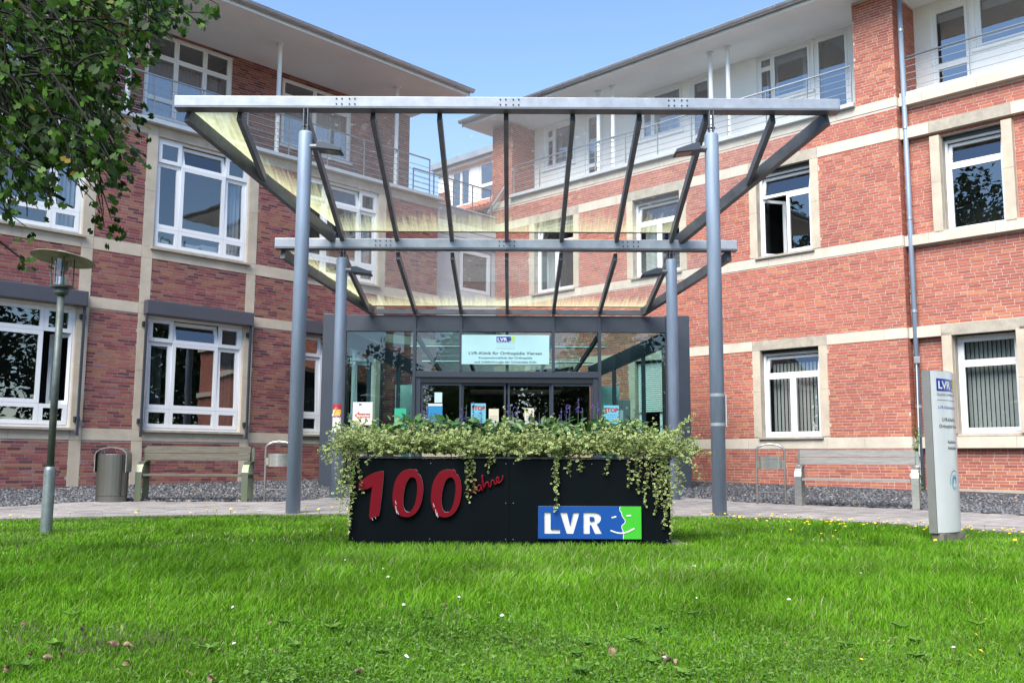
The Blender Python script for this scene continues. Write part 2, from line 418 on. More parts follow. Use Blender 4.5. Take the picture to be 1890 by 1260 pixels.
def bigmesh(name, V, F, mat, parent=None, rnd=None, uv=None, smooth=False, **kw):
    """V (N,k,3): N copies of a k-vertex piece; F: faces of one piece; one rnd value per piece"""
    N, k = V.shape[:2]
    off = np.array(root_loc(parent)) if parent is not None else np.zeros(3)
    me = bpy.data.meshes.new(name)
    me.vertices.add(N * k)
    me.vertices.foreach_set('co', (V - off).astype(np.float32).ravel())
    fl = np.concatenate([np.array(f) for f in F]); L = len(fl)
    cnt = np.array([len(f) for f in F])
    idx = (fl[None, :] + (np.arange(N) * k)[:, None]).ravel()
    starts = (np.concatenate([[0], np.cumsum(cnt)[:-1]])[None, :] + (np.arange(N) * L)[:, None]).ravel()
    me.loops.add(N * L); me.loops.foreach_set('vertex_index', idx.astype(np.int32))
    me.polygons.add(N * len(F)); me.polygons.foreach_set('loop_start', starts.astype(np.int32))
    if rnd is not None:
        at = me.attributes.new('rnd', 'FLOAT', 'FACE'); at.data.foreach_set('value', np.repeat(rnd, len(F)).astype(np.float32))
    if uv is not None:
        ul = me.uv_layers.new(name='UVMap')
        ul.data.foreach_set('uv', np.tile(np.array(uv)[fl], (N, 1)).astype(np.float32).ravel())
    me.update(calc_edges=True); me.validate()
    return link(name, me, mat, parent, smooth, **kw)

class Fr:
    def __init__(s, o, a, b, n): s.o, s.a, s.b, s.n = Vector(o), Vector(a).normalized(), Vector(b).normalized(), Vector(n).normalized()
    def p(s, a, z, o=0): return s.o + s.a * a + s.b * z + s.n * o
    def sub(s, a, z, o=0): return Fr(s.p(a, z, o), s.a, s.b, s.n)
    def tilt(s, ang):   # top leans inwards (away from n)
        return Fr(s.o, s.a, s.b * math.cos(ang) - s.n * math.sin(ang), s.n * math.cos(ang) + s.b * math.sin(ang))
    def swing(s, ang):  # turns about b, far end goes inwards for positive angles
        return Fr(s.o, s.a * math.cos(ang) - s.n * math.sin(ang), s.b, s.n * math.cos(ang) + s.a * math.sin(ang))
Z = Vector((0, 0, 1))
aL, aR = R_(43.8), R_(-45.5)
P0 = Vector((-.1, 27.7, 0))
FL = Fr(P0, (math.sin(aL), math.cos(aL), 0), Z, (math.cos(aL), -math.sin(aL), 0))
FR = Fr(P0, (-math.sin(aR), -math.cos(aR), 0), Z, (-math.cos(aR), math.sin(aR), 0))
FX = Fr((0, 0, 0), (1, 0, 0), Z, (0, -1, 0))          # a wall facing the camera side

_tc = {}
def text2d(s, bold=0.0):
    key = (s, bold)
    if key not in _tc:
        cu = bpy.data.curves.new('lettering', 'FONT'); cu.body = s; cu.align_x = 'LEFT'; cu.offset = bold; cu.resolution_u = 3
        ob = bpy.data.objects.new('lettering', cu); C.objects.link(ob)
        dg = bpy.context.evaluated_depsgraph_get(); ev = ob.evaluated_get(dg); me = ev.to_mesh()
        v = np.array([(p.co.x, p.co.y) for p in me.vertices]); f = [tuple(p.vertices) for p in me.polygons]
        ev.to_mesh_clear(); bpy.data.objects.remove(ob); bpy.data.curves.remove(cu)
        _tc[key] = (v, f)
    return _tc[key]
def text(mb, fr, s, x, y, h, o, align='c', bold=0.0, width=None, warp=None):
    """h: cap height in metres; y: baseline"""
    v, f = text2d(s, bold)
    k = h / .73
    v = v * k
    x0, x1 = v[:, 0].min(), v[:, 0].max()
    sx = 1.0
    if width: sx = width / (x1 - x0)
    ax = {'c': (x0 + x1) / 2, 'l': x0, 'r': x1}[align]
    pts = [(x + (p[0] - ax) * sx, y + p[1]) for p in v]
    mb.add([warp(a, b, o) if warp else fr.p(a, b, o) for a, b in pts], f)
    return mb

def inview(p, m=0.0):
    d = Vector(p) - Vector((0, 0, EYE)); zc = d.dot(w0)
    if zc < .1: return False
    return abs(d.dot(rr) / zc) < 945 / F_PX + m and abs(d.dot(uu) / zc) < 630 / F_PX + m
# ---------------------------------------------------------------- ground surfaces
def sdist(p, fr):
    return (p[0] - P0.x) * fr.n.x + (p[1] - P0.y) * fr.n.y
def gz(x, y):
    z = .02 * max(0, y - 13.5)
    d = min(sdist((x, y), FL), sdist((x, y), FR))
    z += .10 * max(0, min(1, 1 - d / 2.6))
    return z
XL = [-14, -9, -6.47, -4.6, -3.1, -1.5, 0, 1.5, 3.1, 4.2, 5.07, 5.75, 7.0, 9.5]
YL = [4.5, 9.8, 12.0, 12.95, 13.35, 13.6, 13.7, 13.65, 13.35, 12.55, 11.6, 10.4, 7.2, 3.0]
XG = [-16, -12, -7.95, -7.3, -6.9, -4.5, -3.75, -3.35, -3.05, 2.85, 3.15, 4.33, 5.9, 7.67, 10.5, 14]
YG = [9.0, 12.3, 14.85, 16.0, 16.25, 16.32, 16.5, 17.7, 20.9, 20.9, 18.6, 16.75, 15.75, 14.2, 11.4, 8.0]
def yl(x): return np.interp(x, XL, YL)
def yg(x): return np.interp(x, XG, YG)
def strip(name, mat, x0, x1, nx, fa, fb, ny, dz, **kw):
    mb = MB()
    xs = np.linspace(x0, x1, nx)
    vs = []
    for x in xs:
        ya, yb = fa(x), fb(x)
        for j in range(ny + 1):
            y = ya + (yb - ya) * j / ny
            vs.append((x, y, gz(x, y) + dz))
    fs = [(i * (ny + 1) + j, (i + 1) * (ny + 1) + j, (i + 1) * (ny + 1) + j + 1, i * (ny + 1) + j + 1) for i in range(nx - 1) for j in range(ny)]
    mb.add(vs, fs)
    return mb.build(name, mat, recalc=False, smooth=True, **kw)
MB().add([(-300, -300, -.12), (300, -300, -.12), (300, 300, -.12), (-300, 300, -.12)], [(0, 1, 2, 3)]).build('ground', 'ground', kind='structure')
lawn = strip('lawn', 'soil', -13, 9.3, 140, lambda x: -6, lambda x: yl(x), 40, 0, kind='structure')
path = strip('path', 'slab_path', -13, 12, 160, lambda x: yl(x), lambda x: max(yg(x), yl(x) + .3), 20, -.012, kind='structure')
gravel_bed = strip('gravel_bed', 'gravelbed', -15, 13, 160, lambda x: yg(x), lambda x: 28.5 - abs(x + .1) * 1.0, 20, .004, kind='structure')

# pavers: a diagonal running bond, the ones that show largest as single pieces
def make_pavers():
    pw, pl, g = .158, .238, .006
    ang = R_(34); ca, sa = math.cos(ang), math.sin(ang)
    P = []
    for i in range(-130, 130):
        for j in range(-90, 90):
            u = (j + .5 * (i % 2)) * (pl + g); v = i * (pw + g)
            x, y = u * ca - v * sa, 14 + u * sa + v * ca
            if -9.5 < x < 9.5 and yl(x) + .13 < y < yg(x) - .06 and y < 21: P.append((x, y))
    P = np.array(P)
    key = np.array([(0 if inview((x, y, .02), .02) and not (abs(x) < 1.7 and y > 9) else 1e3) + y for x, y in P])
    order = np.argsort(key)
    hx, hy = pl / 2, pw / 2
    base = np.array([(sx * hx, sy * hy, z) for z in (-.03, .0) for sx, sy in ((-1, -1), (1, -1), (1, 1), (-1, 1))])
    base[4:, :2] *= .985
    Fc = [(4, 5, 6, 7), (0, 1, 5, 4), (1, 2, 6, 5), (2, 3, 7, 6), (3, 0, 4, 7)]
    rot = np.array([[ca, -sa, 0], [sa, ca, 0], [0, 0, 1]])
    me = bpy.data.meshes.new('paver'); me.from_pydata([tuple(p) for p in base], [], Fc); me.materials.append(MAT['paver_o'])
    for q in order[:300]:
        x, y = P[q]
        o = bpy.data.objects.new('paver', me); C.objects.link(o); o.parent = path
        o.location = (x, y, gz(x, y) + .004 + random.uniform(-.002, .002)); o.rotation_euler = (random.uniform(-.006, .006), random.uniform(-.006, .006), ang)
    rest = P[order[300:]]
    V = base[None] @ rot.T + np.array([(x, y, gz(x, y) + .004 + random.uniform(-.002, .002)) for x, y in rest])[:, None, :]
    bigmesh('pavers', V, Fc, 'paver', path, rnd=rng.random(len(rest)), kind='stuff')
make_pavers()
# edging kerb along the lawn
kb = MB()
xs = np.arange(-9, 9, .5)
for i in range(len(xs) - 1):
    a = Vector((xs[i] + .004, yl(xs[i] + .004) + .05, .0)); b = Vector((xs[i + 1] - .004, yl(xs[i + 1] - .004) + .05, .0))
    kb.bar(a, b, .07, .05)
kb.build('kerb', 'kerb', path, kind='stuff')

# basalt chips
def make_gravel():
    n = 30000
    x = rng.uniform(-10.5, 9.6, n); f = rng.random(n)
    y0 = yg(x) + .02; y1 = 28.5 - np.abs(x + .1)
    y1 = np.minimum(y1, P0.y - np.abs(x + .1) - .25)
    y = y0 + (y1 - y0) * f ** 1.3
    ok = (y1 > y0) & ~((np.abs(x) < 3.6) & (y > 20.4)); x, y = x[ok], y[ok]; n = len(x)
    z = np.array([gz(a, b) for a, b in zip(x, y)])
    t = np.array([(1, 0, 0), (-.6, .8, 0), (-.6, -.8, 0), (.1, .1, .8), (-.2, -.3, -.7)])
    Fc = [(0, 1, 3), (1, 2, 3), (2, 0, 3)]
    t = t[:4]
    s = rng.uniform(.014, .034, n)
    V = t[None] + rng.normal(0, .25, (n, 4, 3))
    a = rng.uniform(0, 6.28, n); ca, sa = np.cos(a), np.sin(a)
    V = np.stack([V[:, :, 0] * ca[:, None] - V[:, :, 1] * sa[:, None], V[:, :, 0] * sa[:, None] + V[:, :, 1] * ca[:, None], V[:, :, 2]], -1)
    V = V * s[:, None, None] + np.stack([x, y, z + .008], -1)[:, None, :]
    bigmesh('gravel_chips', V, Fc, 'gravel', gravel_bed, rnd=rng.random(n), kind='stuff')
make_gravel()

# ---------------------------------------------------------------- wall pieces
def wall_sheet(mb, fr, a0, a1, z0, z1, holes, o):
    xs = sorted({a0, a1, *[h[0] for h in holes], *[h[1] for h in holes]}); xs = [x for x in xs if a0 <= x <= a1]
    zs = sorted({z0, z1, *[h[2] for h in holes], *[h[3] for h in holes]}); zs = [z for z in zs if z0 <= z <= z1]
    for i in range(len(xs) - 1):
        for j in range(len(zs) - 1):
            cx, cz = (xs[i] + xs[i + 1]) / 2, (zs[j] + zs[j + 1]) / 2
            if any(h[0] < cx < h[1] and h[2] < cz < h[3] for h in holes): continue
            mb.sheet(fr, xs[i], xs[i + 1], zs[j], zs[j + 1], o)

def lay_bricks(fr, a0, a1, z0, z1, blocked, o=0.0):
    ch, L, J = .0625, .242, .0085
    out = []
    n = int((z1 - z0) / ch)
    for i in range(n):
        zc = z0 + (i + .5) * ch
        cuts = sorted([(max(b[0], a0), min(b[1], a1)) for b in blocked if b[2] < zc < b[3] and b[1] > a0 and b[0] < a1])
        free = []; x = a0
        for c0, c1 in cuts:
            if c0 > x: free.append((x, c0))
            x = max(x, c1)
        if x < a1: free.append((x, a1))
        for f0, f1 in free:
            x = f0 + J / 2 - (random.random() * .24 if f1 - f0 > .5 else 0)
            while x < f1 - .02:
                l = L if random.random() > .2 else .115
                s, e = max(x, f0 + J / 2), min(x + l, f1 - J / 2)
                if e - s > .03: out.append((s, e, zc, o + random.uniform(-.0015, .0015)))
                x += l + J
    return fr, np.array(out)

BRICK_F = [(0, 1, 2, 3), (4, 5, 1, 0), (5, 6, 2, 1), (6, 7, 3, 2), (7, 4, 0, 3)]
BH, BD = .0253, .0045
unit = np.array([(-.12, -BH, BD), (.12, -BH, BD), (.12, BH, BD), (-.12, BH, BD), (-.12, -BH, -.02), (.12, -BH, -.02), (.12, BH, -.02), (-.12, BH, -.02)])
def set_bricks(layouts, wall, mat, mat_o, nsingle=300):
    """nearest full bricks become objects of their own, the others one joined part"""
    cand = []
    for k, (fr, B) in enumerate(layouts):
        for i, (s, e, zc, o) in enumerate(B):
            if e - s > .236:
                p = fr.p((s + e) / 2, zc, o)
                if inview(p, -.004): cand.append((p.length, k, i))
    cand.sort(); pick = cand[:nsingle]
    me = bpy.data.meshes.new('brick'); me.from_pydata([tuple(p) for p in unit], [], BRICK_F); me.materials.append(MAT[mat_o])
    wl = root_loc(wall)
    for _, k, i in pick:
        fr, B = layouts[k]; s, e, zc, o = B[i]
        ob = bpy.data.objects.new('brick', me); C.objects.link(ob); ob.parent = wall
        mt = Matrix((fr.a, fr.b, fr.n)).transposed().to_4x4(); mt.translation = fr.p((s + e) / 2, zc, o) - wl
        ob.matrix_local = mt
    done = {(k, i) for _, k, i in pick}
    VV = []
    for k, (fr, B) in enumerate(layouts):
        keep = np.array([(k, i) not in done for i in range(len(B))])
        B = B[keep]
        s, e, zc, o = B.T
        a, b, nn, oo = (np.array(q) for q in (fr.a, fr.b, fr.n, fr.o))
        def P(A, Zv, O): return oo + A[:, None] * a + Zv[:, None] * b + O[:, None] * nn
        VV.append(np.stack([P(s, zc - BH, o + BD), P(e, zc - BH, o + BD), P(e, zc + BH, o + BD), P(s, zc + BH, o + BD),
                            P(s, zc - BH, o - .02), P(e, zc - BH, o - .02), P(e, zc + BH, o - .02), P(s, zc + BH, o - .02)], 1))
    V = np.concatenate(VV)
    ln = np.linalg.norm(V[:, 1] - V[:, 0], axis=1); rv_ = rng.random(len(V))
    rv_ = np.where(ln < .13, .55 + .45 * rv_, rv_ * .9)
    bigmesh('bricks', V, BRICK_F, mat, wall, rnd=rv_, kind='stuff')

def stone(parent, fr, a0, a1, z0, z1, mat='stone', o=.014, name='stone_block', d=.1):
    g = .0025
    return MB().fbox(fr, a0 + g, a1 - g, z0 + g, z1 - g, -d, o + random.uniform(-.002, .002)).build(name, mat, parent)

def sash(parent, fr, w, h, depth=.055, bw=.055, gl='g_win', mat='white', slot=None):
    """sash frame and its pane; fr.o = lower left corner of the sash, outer face at 0"""
    mb = MB()
    mb.fbox(fr, 0, bw, 0, h, -depth, 0).fbox(fr, w - bw, w, 0, h, -depth, 0)
    mb.fbox(fr, bw, w - bw, 0, bw, -depth, -.001).fbox(fr, bw, w - bw, h - bw, h, -depth, -.001)
    # dark sealing line round the pane
    mb.build('sash', mat, parent)
    MB().sheet(fr, bw, w - bw, bw, h - bw, -depth * .5).build('pane', gl, parent)

def window(parent, fr, a0, a1, z0, z1, o, cells, fw=.05, gl='g_win', room='room', depth=1.6, reveal='stone', sill=None, label=None, mat='white', bw=.055, name='window', rv=True, rtop=0):
    mb = MB()
    mb.fbox(fr, a0, a0 + fw, z0, z1, o - .07, o).fbox(fr, a1 - fw, a1, z0, z1, o - .07, o)
    mb.fbox(fr, a0 + fw, a1 - fw, z0, z0 + fw, o - .07, o - .001).fbox(fr, a0 + fw, a1 - fw, z1 - fw, z1, o - .07, o - .001)
    W = mb.build(name, mat, parent)
    if label: W['label'] = label
    iw, ih = a1 - a0 - 2 * fw, z1 - z0 - 2 * fw
    for c in cells:
        f0, f1, g0, g1 = c[:4]; mode = c[4] if len(c) > 4 else ''
        gg = c[5] if len(c) > 5 else gl
        x0, x1 = a0 + fw + iw * f0 + .002, a0 + fw + iw * f1 - .002
        y0, y1 = z0 + fw + ih * g0 + .002, z0 + fw + ih * g1 - .002
        sf = fr.sub(x0, y0, o + .012)
        if mode == 'tilt': sf = sf.tilt(.22)
        if mode == 'ajar': sf = sf.tilt(.035)  # slight inward lean added so the side panes mirror more sky
        if mode == 'openl': sf = sf.swing(1.0)
        if mode == 'openr':
            sf = Fr(fr.p(x1, y0, o + .012), fr.a, fr.b, fr.n).swing(-1.1); sf = Fr(sf.p(-(x1 - x0), 0, 0), sf.a, sf.b, sf.n)
        if mode == 'gap': continue
        sash(W, sf, x1 - x0, y1 - y0, gl=gg, mat=mat, bw=bw)
    if rv:
        rb = MB()
        e = .004
        q = [(a0, z0), (a1, z0), (a1, z1 + rtop), (a0, z1 + rtop)]
        for i in range(4):
            (p, r_), (p2, r2) = q[i], q[(i + 1) % 4]
            rb.add([fr.p(p, r_, .0), fr.p(p2, r2, .0), fr.p(p2, r2, o - .07), fr.p(p, r_, o - .07)], [(0, 1, 2, 3)])
        rb.build('reveal', reveal, W)
    # the room behind
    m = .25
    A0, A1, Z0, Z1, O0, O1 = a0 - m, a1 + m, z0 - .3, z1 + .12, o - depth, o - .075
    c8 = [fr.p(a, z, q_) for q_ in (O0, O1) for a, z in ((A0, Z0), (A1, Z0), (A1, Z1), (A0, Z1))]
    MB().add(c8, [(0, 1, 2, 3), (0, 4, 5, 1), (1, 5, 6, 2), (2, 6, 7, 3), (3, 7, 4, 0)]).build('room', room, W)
    if sill:
        MB().fbox(fr, a0 - .06, a1 + .06, z0 - .055, z0 - .002, o - .06, sill[0]).build('sill', sill[1], W, bevel=.006)
    return W

def curtain(W, fr, a0, a1, z0, z1, o, mat='curtain', amp=.02, wl=.09):
    n = max(4, int((a1 - a0) / wl * 6)); vs = []; fs = []
    for i in range(n + 1):
        a = a0 + (a1 - a0) * i / n
        d = amp * math.sin(i * math.pi / 3) + amp * .4 * math.sin(i * 1.7)
        vs += [fr.p(a, z0, o + d), fr.p(a, z1, o + d)]
        if i: fs.append((2 * i - 2, 2 * i, 2 * i + 1, 2 * i - 1))
    MB().add(vs, fs).build('curtain', mat, W, recalc=False)

def railing(parent, fr, a0, a1, zb, o, n, h=.98, posts=None):
    g = MB().tube([fr.p(a0, zb + h, o), fr.p(a1, zb + h, o)], .022, 10).build('railing', 'rail', parent, smooth=True)
    for k in range(5):
        z = zb + .12 + k * .155
        MB().tube([fr.p(a0, z, o), fr.p(a1, z, o)], .0085, 6).build('rail', 'rail', g)
    for k in range(n + 1):
        a = a0 + (a1 - a0) * k / n
        MB().fbox(fr, a - .006, a + .006, zb, zb + h - .022, o - .022, o + .022).build('rail_post', 'rail', g)
    return g

# ---------------------------------------------------------------- left wing
left = thing('brick_building', 'long dark red brick wing on the left with sandstone grid and wide white windows', 'building', tuple(FL.p(-10, 0, -3)))
cL = [-13.65, -9.9, -6.08]
HW = 1.13
gfL = [(c - HW, c + HW, 1.38, 3.82) for c in cL]
f1L = [(c - HW, c + HW, 5.28, 7.75) for c in cL]
A0L, A1L = -18.2, -2.88
bandsL = [(1.14, 1.38), (3.82, 4.05), (5.03, 5.28), (7.75, 7.97)]
stripsL = []
for c in cL:
    stripsL += [(c - HW - .235, c - HW), (c + HW, c + HW + .235)]
wl = MB(); wall_sheet(wl, FL, A0L, A1L, -.1, 7.97, gfL + f1L, 0)
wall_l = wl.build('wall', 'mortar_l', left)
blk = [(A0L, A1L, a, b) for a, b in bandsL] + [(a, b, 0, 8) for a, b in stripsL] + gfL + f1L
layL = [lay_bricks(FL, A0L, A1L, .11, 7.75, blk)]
edges = [A0L] + [e for s in stripsL for e in s] + [A1L]
for z0, z1 in bandsL:
    for i in range(len(edges) - 1):
        e0, e1 = edges[i], edges[i + 1]
        if (z0, z1) == (3.82, 4.05) and any(abs((e0 + e1) / 2 - c) < .2 for c in cL):
            stone(left, FL, e0, e1, z0, z1); continue
        k = max(1, round((e1 - e0) / 1.35))
        for q in range(k):
            stone(left, FL, e0 + (e1 - e0) * q / k, e0 + (e1 - e0) * (q + 1) / k, z0, z1)
for a, b in stripsL:
    for z0, z1 in ((.0, 1.14), (1.38, 2.62), (2.62, 3.82), (4.05, 5.03), (5.28, 6.5), (6.5, 7.75)):
        stone(left, FL, a, b, z0, z1)
base_l = MB().fbox(FL, A0L, -12.4, .0, .17, -.05, .02).build('plinth', 'stone_d', left)
CELL_L = [(a0, a1, b0, b1) for a0, a1 in ((0, .25), (.25, .75), (.75, 1)) for b0, b1 in ((0, .175), (.175, .79), (.79, 1))]
def cellsL(tilt=True, opened=None):
    out = []
    for c in CELL_L:
        md = ''
        if tilt and c[0] == .25 and c[2] == .79: md = 'tilt'
        if tilt and c[0] != .25 and c[2] == .175 and not opened: md = 'ajar'
        if opened and c[0] == opened and c[2] == .175: md = 'openr'
        out.append((*c, md))
    return out
names = ['left end', 'beside the bench', 'behind the canopy posts']
for i, c in enumerate(cL):
    W = window(left, FL, c - HW, c + HW, 1.38, 3.80, -.07, cellsL(i > 0, .75 if i == 0 else None), sill=(.09, 'stone_d'), room='room_d', bw=.08)
    MB().fbox(FL, c - HW - .14, c + HW + .14, 3.80, 4.11, .02, .2).build('shutter_box', 'shutter', W, bevel=.02)
    for sx in (-1, 1):
        MB().fbox(FL, c + sx * (HW + .10) - .022, c + sx * (HW + .10) + .022, 1.22, 3.80, .10, .15).build('guide_rail', 'anthr', W)
        for zb in (1.5, 3.55):
            MB().fbox(FL, c + sx * (HW + .10) - .05, c + sx * (HW + .10) + .05, zb, zb + .1, .016, .099).build('rail_bracket', 'black', W)
    if i == 1:
        curtain(W, FL, c - HW + .1, c - HW + .5, 1.5, 3.3, -.35, 'curtain_d'); curtain(W, FL, c + HW - .5, c + HW - .1, 1.4, 3.3, -.35, 'curtain_d')
    W = window(left, FL, c - HW, c + HW, 5.28, 7.75, -.07, cellsL(True), sill=(.09, 'stone_d'), room='room', gl='g_win', bw=.08)
    curtain(W, FL, c + HW - .5, c + HW - .08, 5.4, 7.3, -.3, 'curtain_b')
# top floor, set back behind a balcony
tL = [(-14.55, -12.3, 8.66, 10.78), (-10.80, -8.58, 8.66, 10.78), (-7.13, -4.92, 8.88, 10.72)]
wt_ = MB(); OT = -1.4
wall_sheet(wt_, FL, A0L, -2.8, 8.0, 10.85, tL, OT)
top_l = wt_.build('upper_wall', 'mortar_l', left)
layT = [lay_bricks(FL, A0L, -2.8, 8.07, 10.84, tL, OT)]
FLE = Fr(FL.p(-2.8, 0, OT), -FL.n, Z, FL.a)
sw = MB().add([FL.p(-2.8, 8, OT), FL.p(-2.8, 8, -9), FL.p(-2.8, 10.85, -9), FL.p(-2.8, 10.85, OT)], [(0, 1, 2, 3)])
sw.add([FL.p(A1L, -.1, 0), FL.p(A1L, -.1, -9), FL.p(A1L, 8, -9), FL.p(A1L, 8, 0)], [(0, 1, 2, 3)]).build('end_wall', 'mortar_l', left)
for k, (a0, a1, z0, z1) in enumerate(tL):
    cs = [(u0, u1, v0, v1, '', 'g_blue' if v0 < .7 else 'g_win') for u0, u1 in ((0, .345), (.345, .69), (.69, 1)) for v0, v1 in ((0, .22), (.22, .74), (.74, 1))]
    if k == 2: cs = [(u0, u1, v0, v1, '', 'g_blue' if v0 < .7 else 'g_win') for u0, u1 in ((0, .47), (.47, 1)) for v0, v1 in ((0, .76), (.76, 1))]
    W = window(left, Fr(FL.p(0, 0, OT), FL.a, FL.b, FL.n), a0, a1, z0, z1, -.05, cs, gl='g_blue', room='room_d', sill=(.06, 'white'), reveal='white')
    curtain(W, FL, a0 + .1, a1 - .1, z0, z0 + (z1 - z0) * .72, OT - .35, 'curtain_b')
MB().fbox(FL, A0L, A1L + .06, 7.972, 8.065, OT, .17).build('balcony_slab', 'zinc_light', left, bevel=.01)
railing(left, FL, A0L + .2, -3.3, 8.065, .10, 13)
for a in (-15.4, -11.77, -8.11, -4.44):
    MB().tube([FL.p(a, 8.065, .02), FL.p(a, 10.82, .02)], .055, 14).tube([FL.p(a, 10.80, .02), FL.p(a, 10.83, .02)], .1, 14).build('balcony_column', 'white', left, smooth=False)
MB().fbox(FL, A0L, -2.7, 10.83, 10.90, -9, 1.02).build('soffit', 'soffit', left)
MB().fbox(FL, A0L, -2.68, 10.80, 10.925, 1.021, 1.05).build('fascia', 'white', left)
MB().prism(Fr(FL.p(0, 0, 0), FL.n, Z, FL.a), [(-9, 10.902), (1.05, 10.93), (1.05, 10.95), (-9, 13.8)], A0L, -2.70).build('roof', 'zinc', left)
def gutter(parent, fr, a0, a1, z, o, r=.085):
    mb = MB(); n = 9
    vs = []; fs = []
    for a in (a0, a1):
        for k in range(n):
            t = math.pi * k / (n - 1)
            vs.append(fr.p(a, z - r * math.sin(t), o + r * math.cos(t)))
    for k in range(n - 1): fs.append((k, k + 1, n + k + 1, n + k))
    fs += [tuple(range(n)), tuple(range(n, 2 * n))]
    mb.add(vs, fs)
    mb.tube([fr.p(a0, z, o + r), fr.p(a1, z, o + r)], .012, 6)
    g = mb.build('gutter', 'zinc', parent, recalc=False)
    k = int((a1 - a0) / .82)
    for i in range(k + 1):
        a = a0 + .15 + i * .82
        if a > a1: break
        b = MB(); pts = []
        for q in range(7):
            t = math.pi * q / 6
            pts.append(fr.p(a, z - (r + .006) * math.sin(t), o + (r + .006) * math.cos(t)))
        b.tube(pts, .011, 5).build('gutter_bracket', 'zinc', g)
gutter(left, FL, A0L, -2.66, 10.96, 1.14)
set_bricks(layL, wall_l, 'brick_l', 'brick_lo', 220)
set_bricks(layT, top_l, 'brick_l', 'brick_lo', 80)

# ---------------------------------------------------------------- link between the wings
lk = thing('link_building', 'narrow grey panelled link in the inside corner between the two brick wings', 'building', tuple(FL.p(-1.4, 0, -1.5)))
OK_ = -.6
wk = MB(); wall_sheet(wk, FL, A1L, .9, -.1, 7.72, [(-1.47, -.16, 5.66, 7.0)], OK_)
wk.build('wall', 'zinc_light', lk)
MB().fbox(FL, A1L, .8, 7.72, 8.12, OK_ - .2, OK_ + .03).build('parapet', 'zinc', lk)
MB().fbox(FL, A1L, .8, 8.12, 8.16, OK_ - .25, OK_ + .06).build('parapet_cap', 'zinc_light', lk)
MB().fbox(FL, A1L, .8, 4.6, 5.62, OK_ + .002, OK_ + .05).build('apron_panel', 'offwhite', lk)
for k in range(3):
    MB().fbox(FL, A1L + .02, .8, 7.08 + k * .21, 7.27 + k * .21, OK_ + .002, OK_ + .03).build('fascia_panel', 'offwhite', lk)
window(lk, FL, -1.47, -.16, 5.66, 7.0, OK_ - .03, [(0, 1, 0, 1)], room='room', reveal='offwhite', bw=.1, rv=False)
MB().fbox(FL, A1L, 2.5, 7.9, 8.0, -8, OK_ - .21).build('terrace', 'zinc', lk)
railing(lk, FL, -3.3, -.2, 8.16, OK_ + .0, 4, h=.80)

# ---------------------------------------------------------------- right wing
right = thing('brick_building', 'bright orange red brick wing on the right with pale stone bands and white top floor', 'building', tuple(FR.p(7, 0, -3)))
A0R, A1R, A2R, ORC = -.75, 11.75, 18.5, -.25
gfR = [(1.1, 2.55, 1.34, 3.36), (4.66, 6.12, 1.34, 3.36), (8.31, 9.77, 1.34, 3.36)]
f1R = [(1.04, 2.55, 5.58, 7.68), (4.64, 6.13, 5.58, 7.68), (8.33, 9.71, 5.58, 7.68)]
rcR = [(12.60, 13.80, 1.36, 3.42), (12.56, 13.76, 5.52, 7.60)]
bandsR = [(1.07, 1.30), (3.36, 3.59), (5.33, 5.555), (7.68, 7.93), (8.42, 8.62)]
wr = MB(); wall_sheet(wr, FR, A0R, A1R, -.1, 8.62, gfR + f1R, 0)
wall_sheet(wr, FR, A1R, A2R, -.1, 8.62, rcR, ORC)
FRE = Fr(FR.p(A1R, 0, 0), -FR.n, Z, FR.a)
wr.sheet(FRE, 0, .25, -.1, 8.62, 0)
wall_r = wr.build('wall', 'mortar_r', right)
jam = []
for a0, a1, z0, z1 in gfR + f1R + rcR: jam += [(a0 - .2, a0, z0, z1), (a1, a1 + .2, z0, z1)]
blkR = [(A0R, A2R, a, b) for a, b in bandsR] + gfR + f1R + rcR + jam
lay = [lay_bricks(FR, A0R, A1R + .005, .06, 8.42, blkR), lay_bricks(FR, A1R, A2R, .12, 8.42, blkR, ORC), lay_bricks(FRE, -.005, .25, .06, 8.42, [(0, 1, a, b) for a, b in bandsR])]
def bandR(fr, a0, a1, o, cuts):
    for bi, (z0, z1) in enumerate(bandsR):
        es = [a0]
        for c0, c1, cz0, cz1 in cuts:
            if abs(cz1 - z0) < .2 and c0 > a0: es += [c0 - .2, c1 + .2]
        es.append(a1)
        for i in range(len(es) - 1):
            e0, e1 = es[i], es[i + 1]
            lint = any(abs((e0 + e1) / 2 - (c[0] + c[1]) / 2) < .05 and abs(c[3] - z0) < .2 for c in cuts)
            if lint:
                stone(right, fr, e0, e1, z0, z1, 'stone_d', o + .012, 'lintel'); continue
            x = e0
            while x < e1 - .01:
                w_ = random.choice((.5, .85, 1.1, 1.3)); x2 = min(e1, x + w_)
                if e1 - x2 < .3: x2 = e1
                stone(right, fr, x, x2, z0, z1, 'stone_r', o + .012); x = x2
bandR(FR, A0R, A1R, 0, gfR + f1R)
bandR(FR, A1R + .003, A2R, ORC, rcR)
for a, b in bandsR: stone(right, FRE, 0.012, .25, a, b, 'stone_r', .010)
for i, (a0, a1, z0, z1) in enumerate(gfR + f1R + rcR):
    o = ORC if i >= 6 else 0
    zm = z0 + (z1 - z0) * .52
    for x0, x1 in ((a0 - .2, a0), (a1, a1 + .2)):
        stone(right, FR, x0, x1, z0, zm, 'stone', o + .014); stone(right, FR, x0, x1, zm, z1, 'stone', o + .014)
TR = [(0, 1, .74, 1, 'tilt'), (0, .5, 0, .74), (.5, 1, 0, .74)]
def recess_head(W, fr, a0, a1, z1, o):
    MB().fbox(fr, a0 + .002, a1 - .002, z1 - .07, z1 - .002, o - .06, o - .001).build('blind_box', 'black', W)
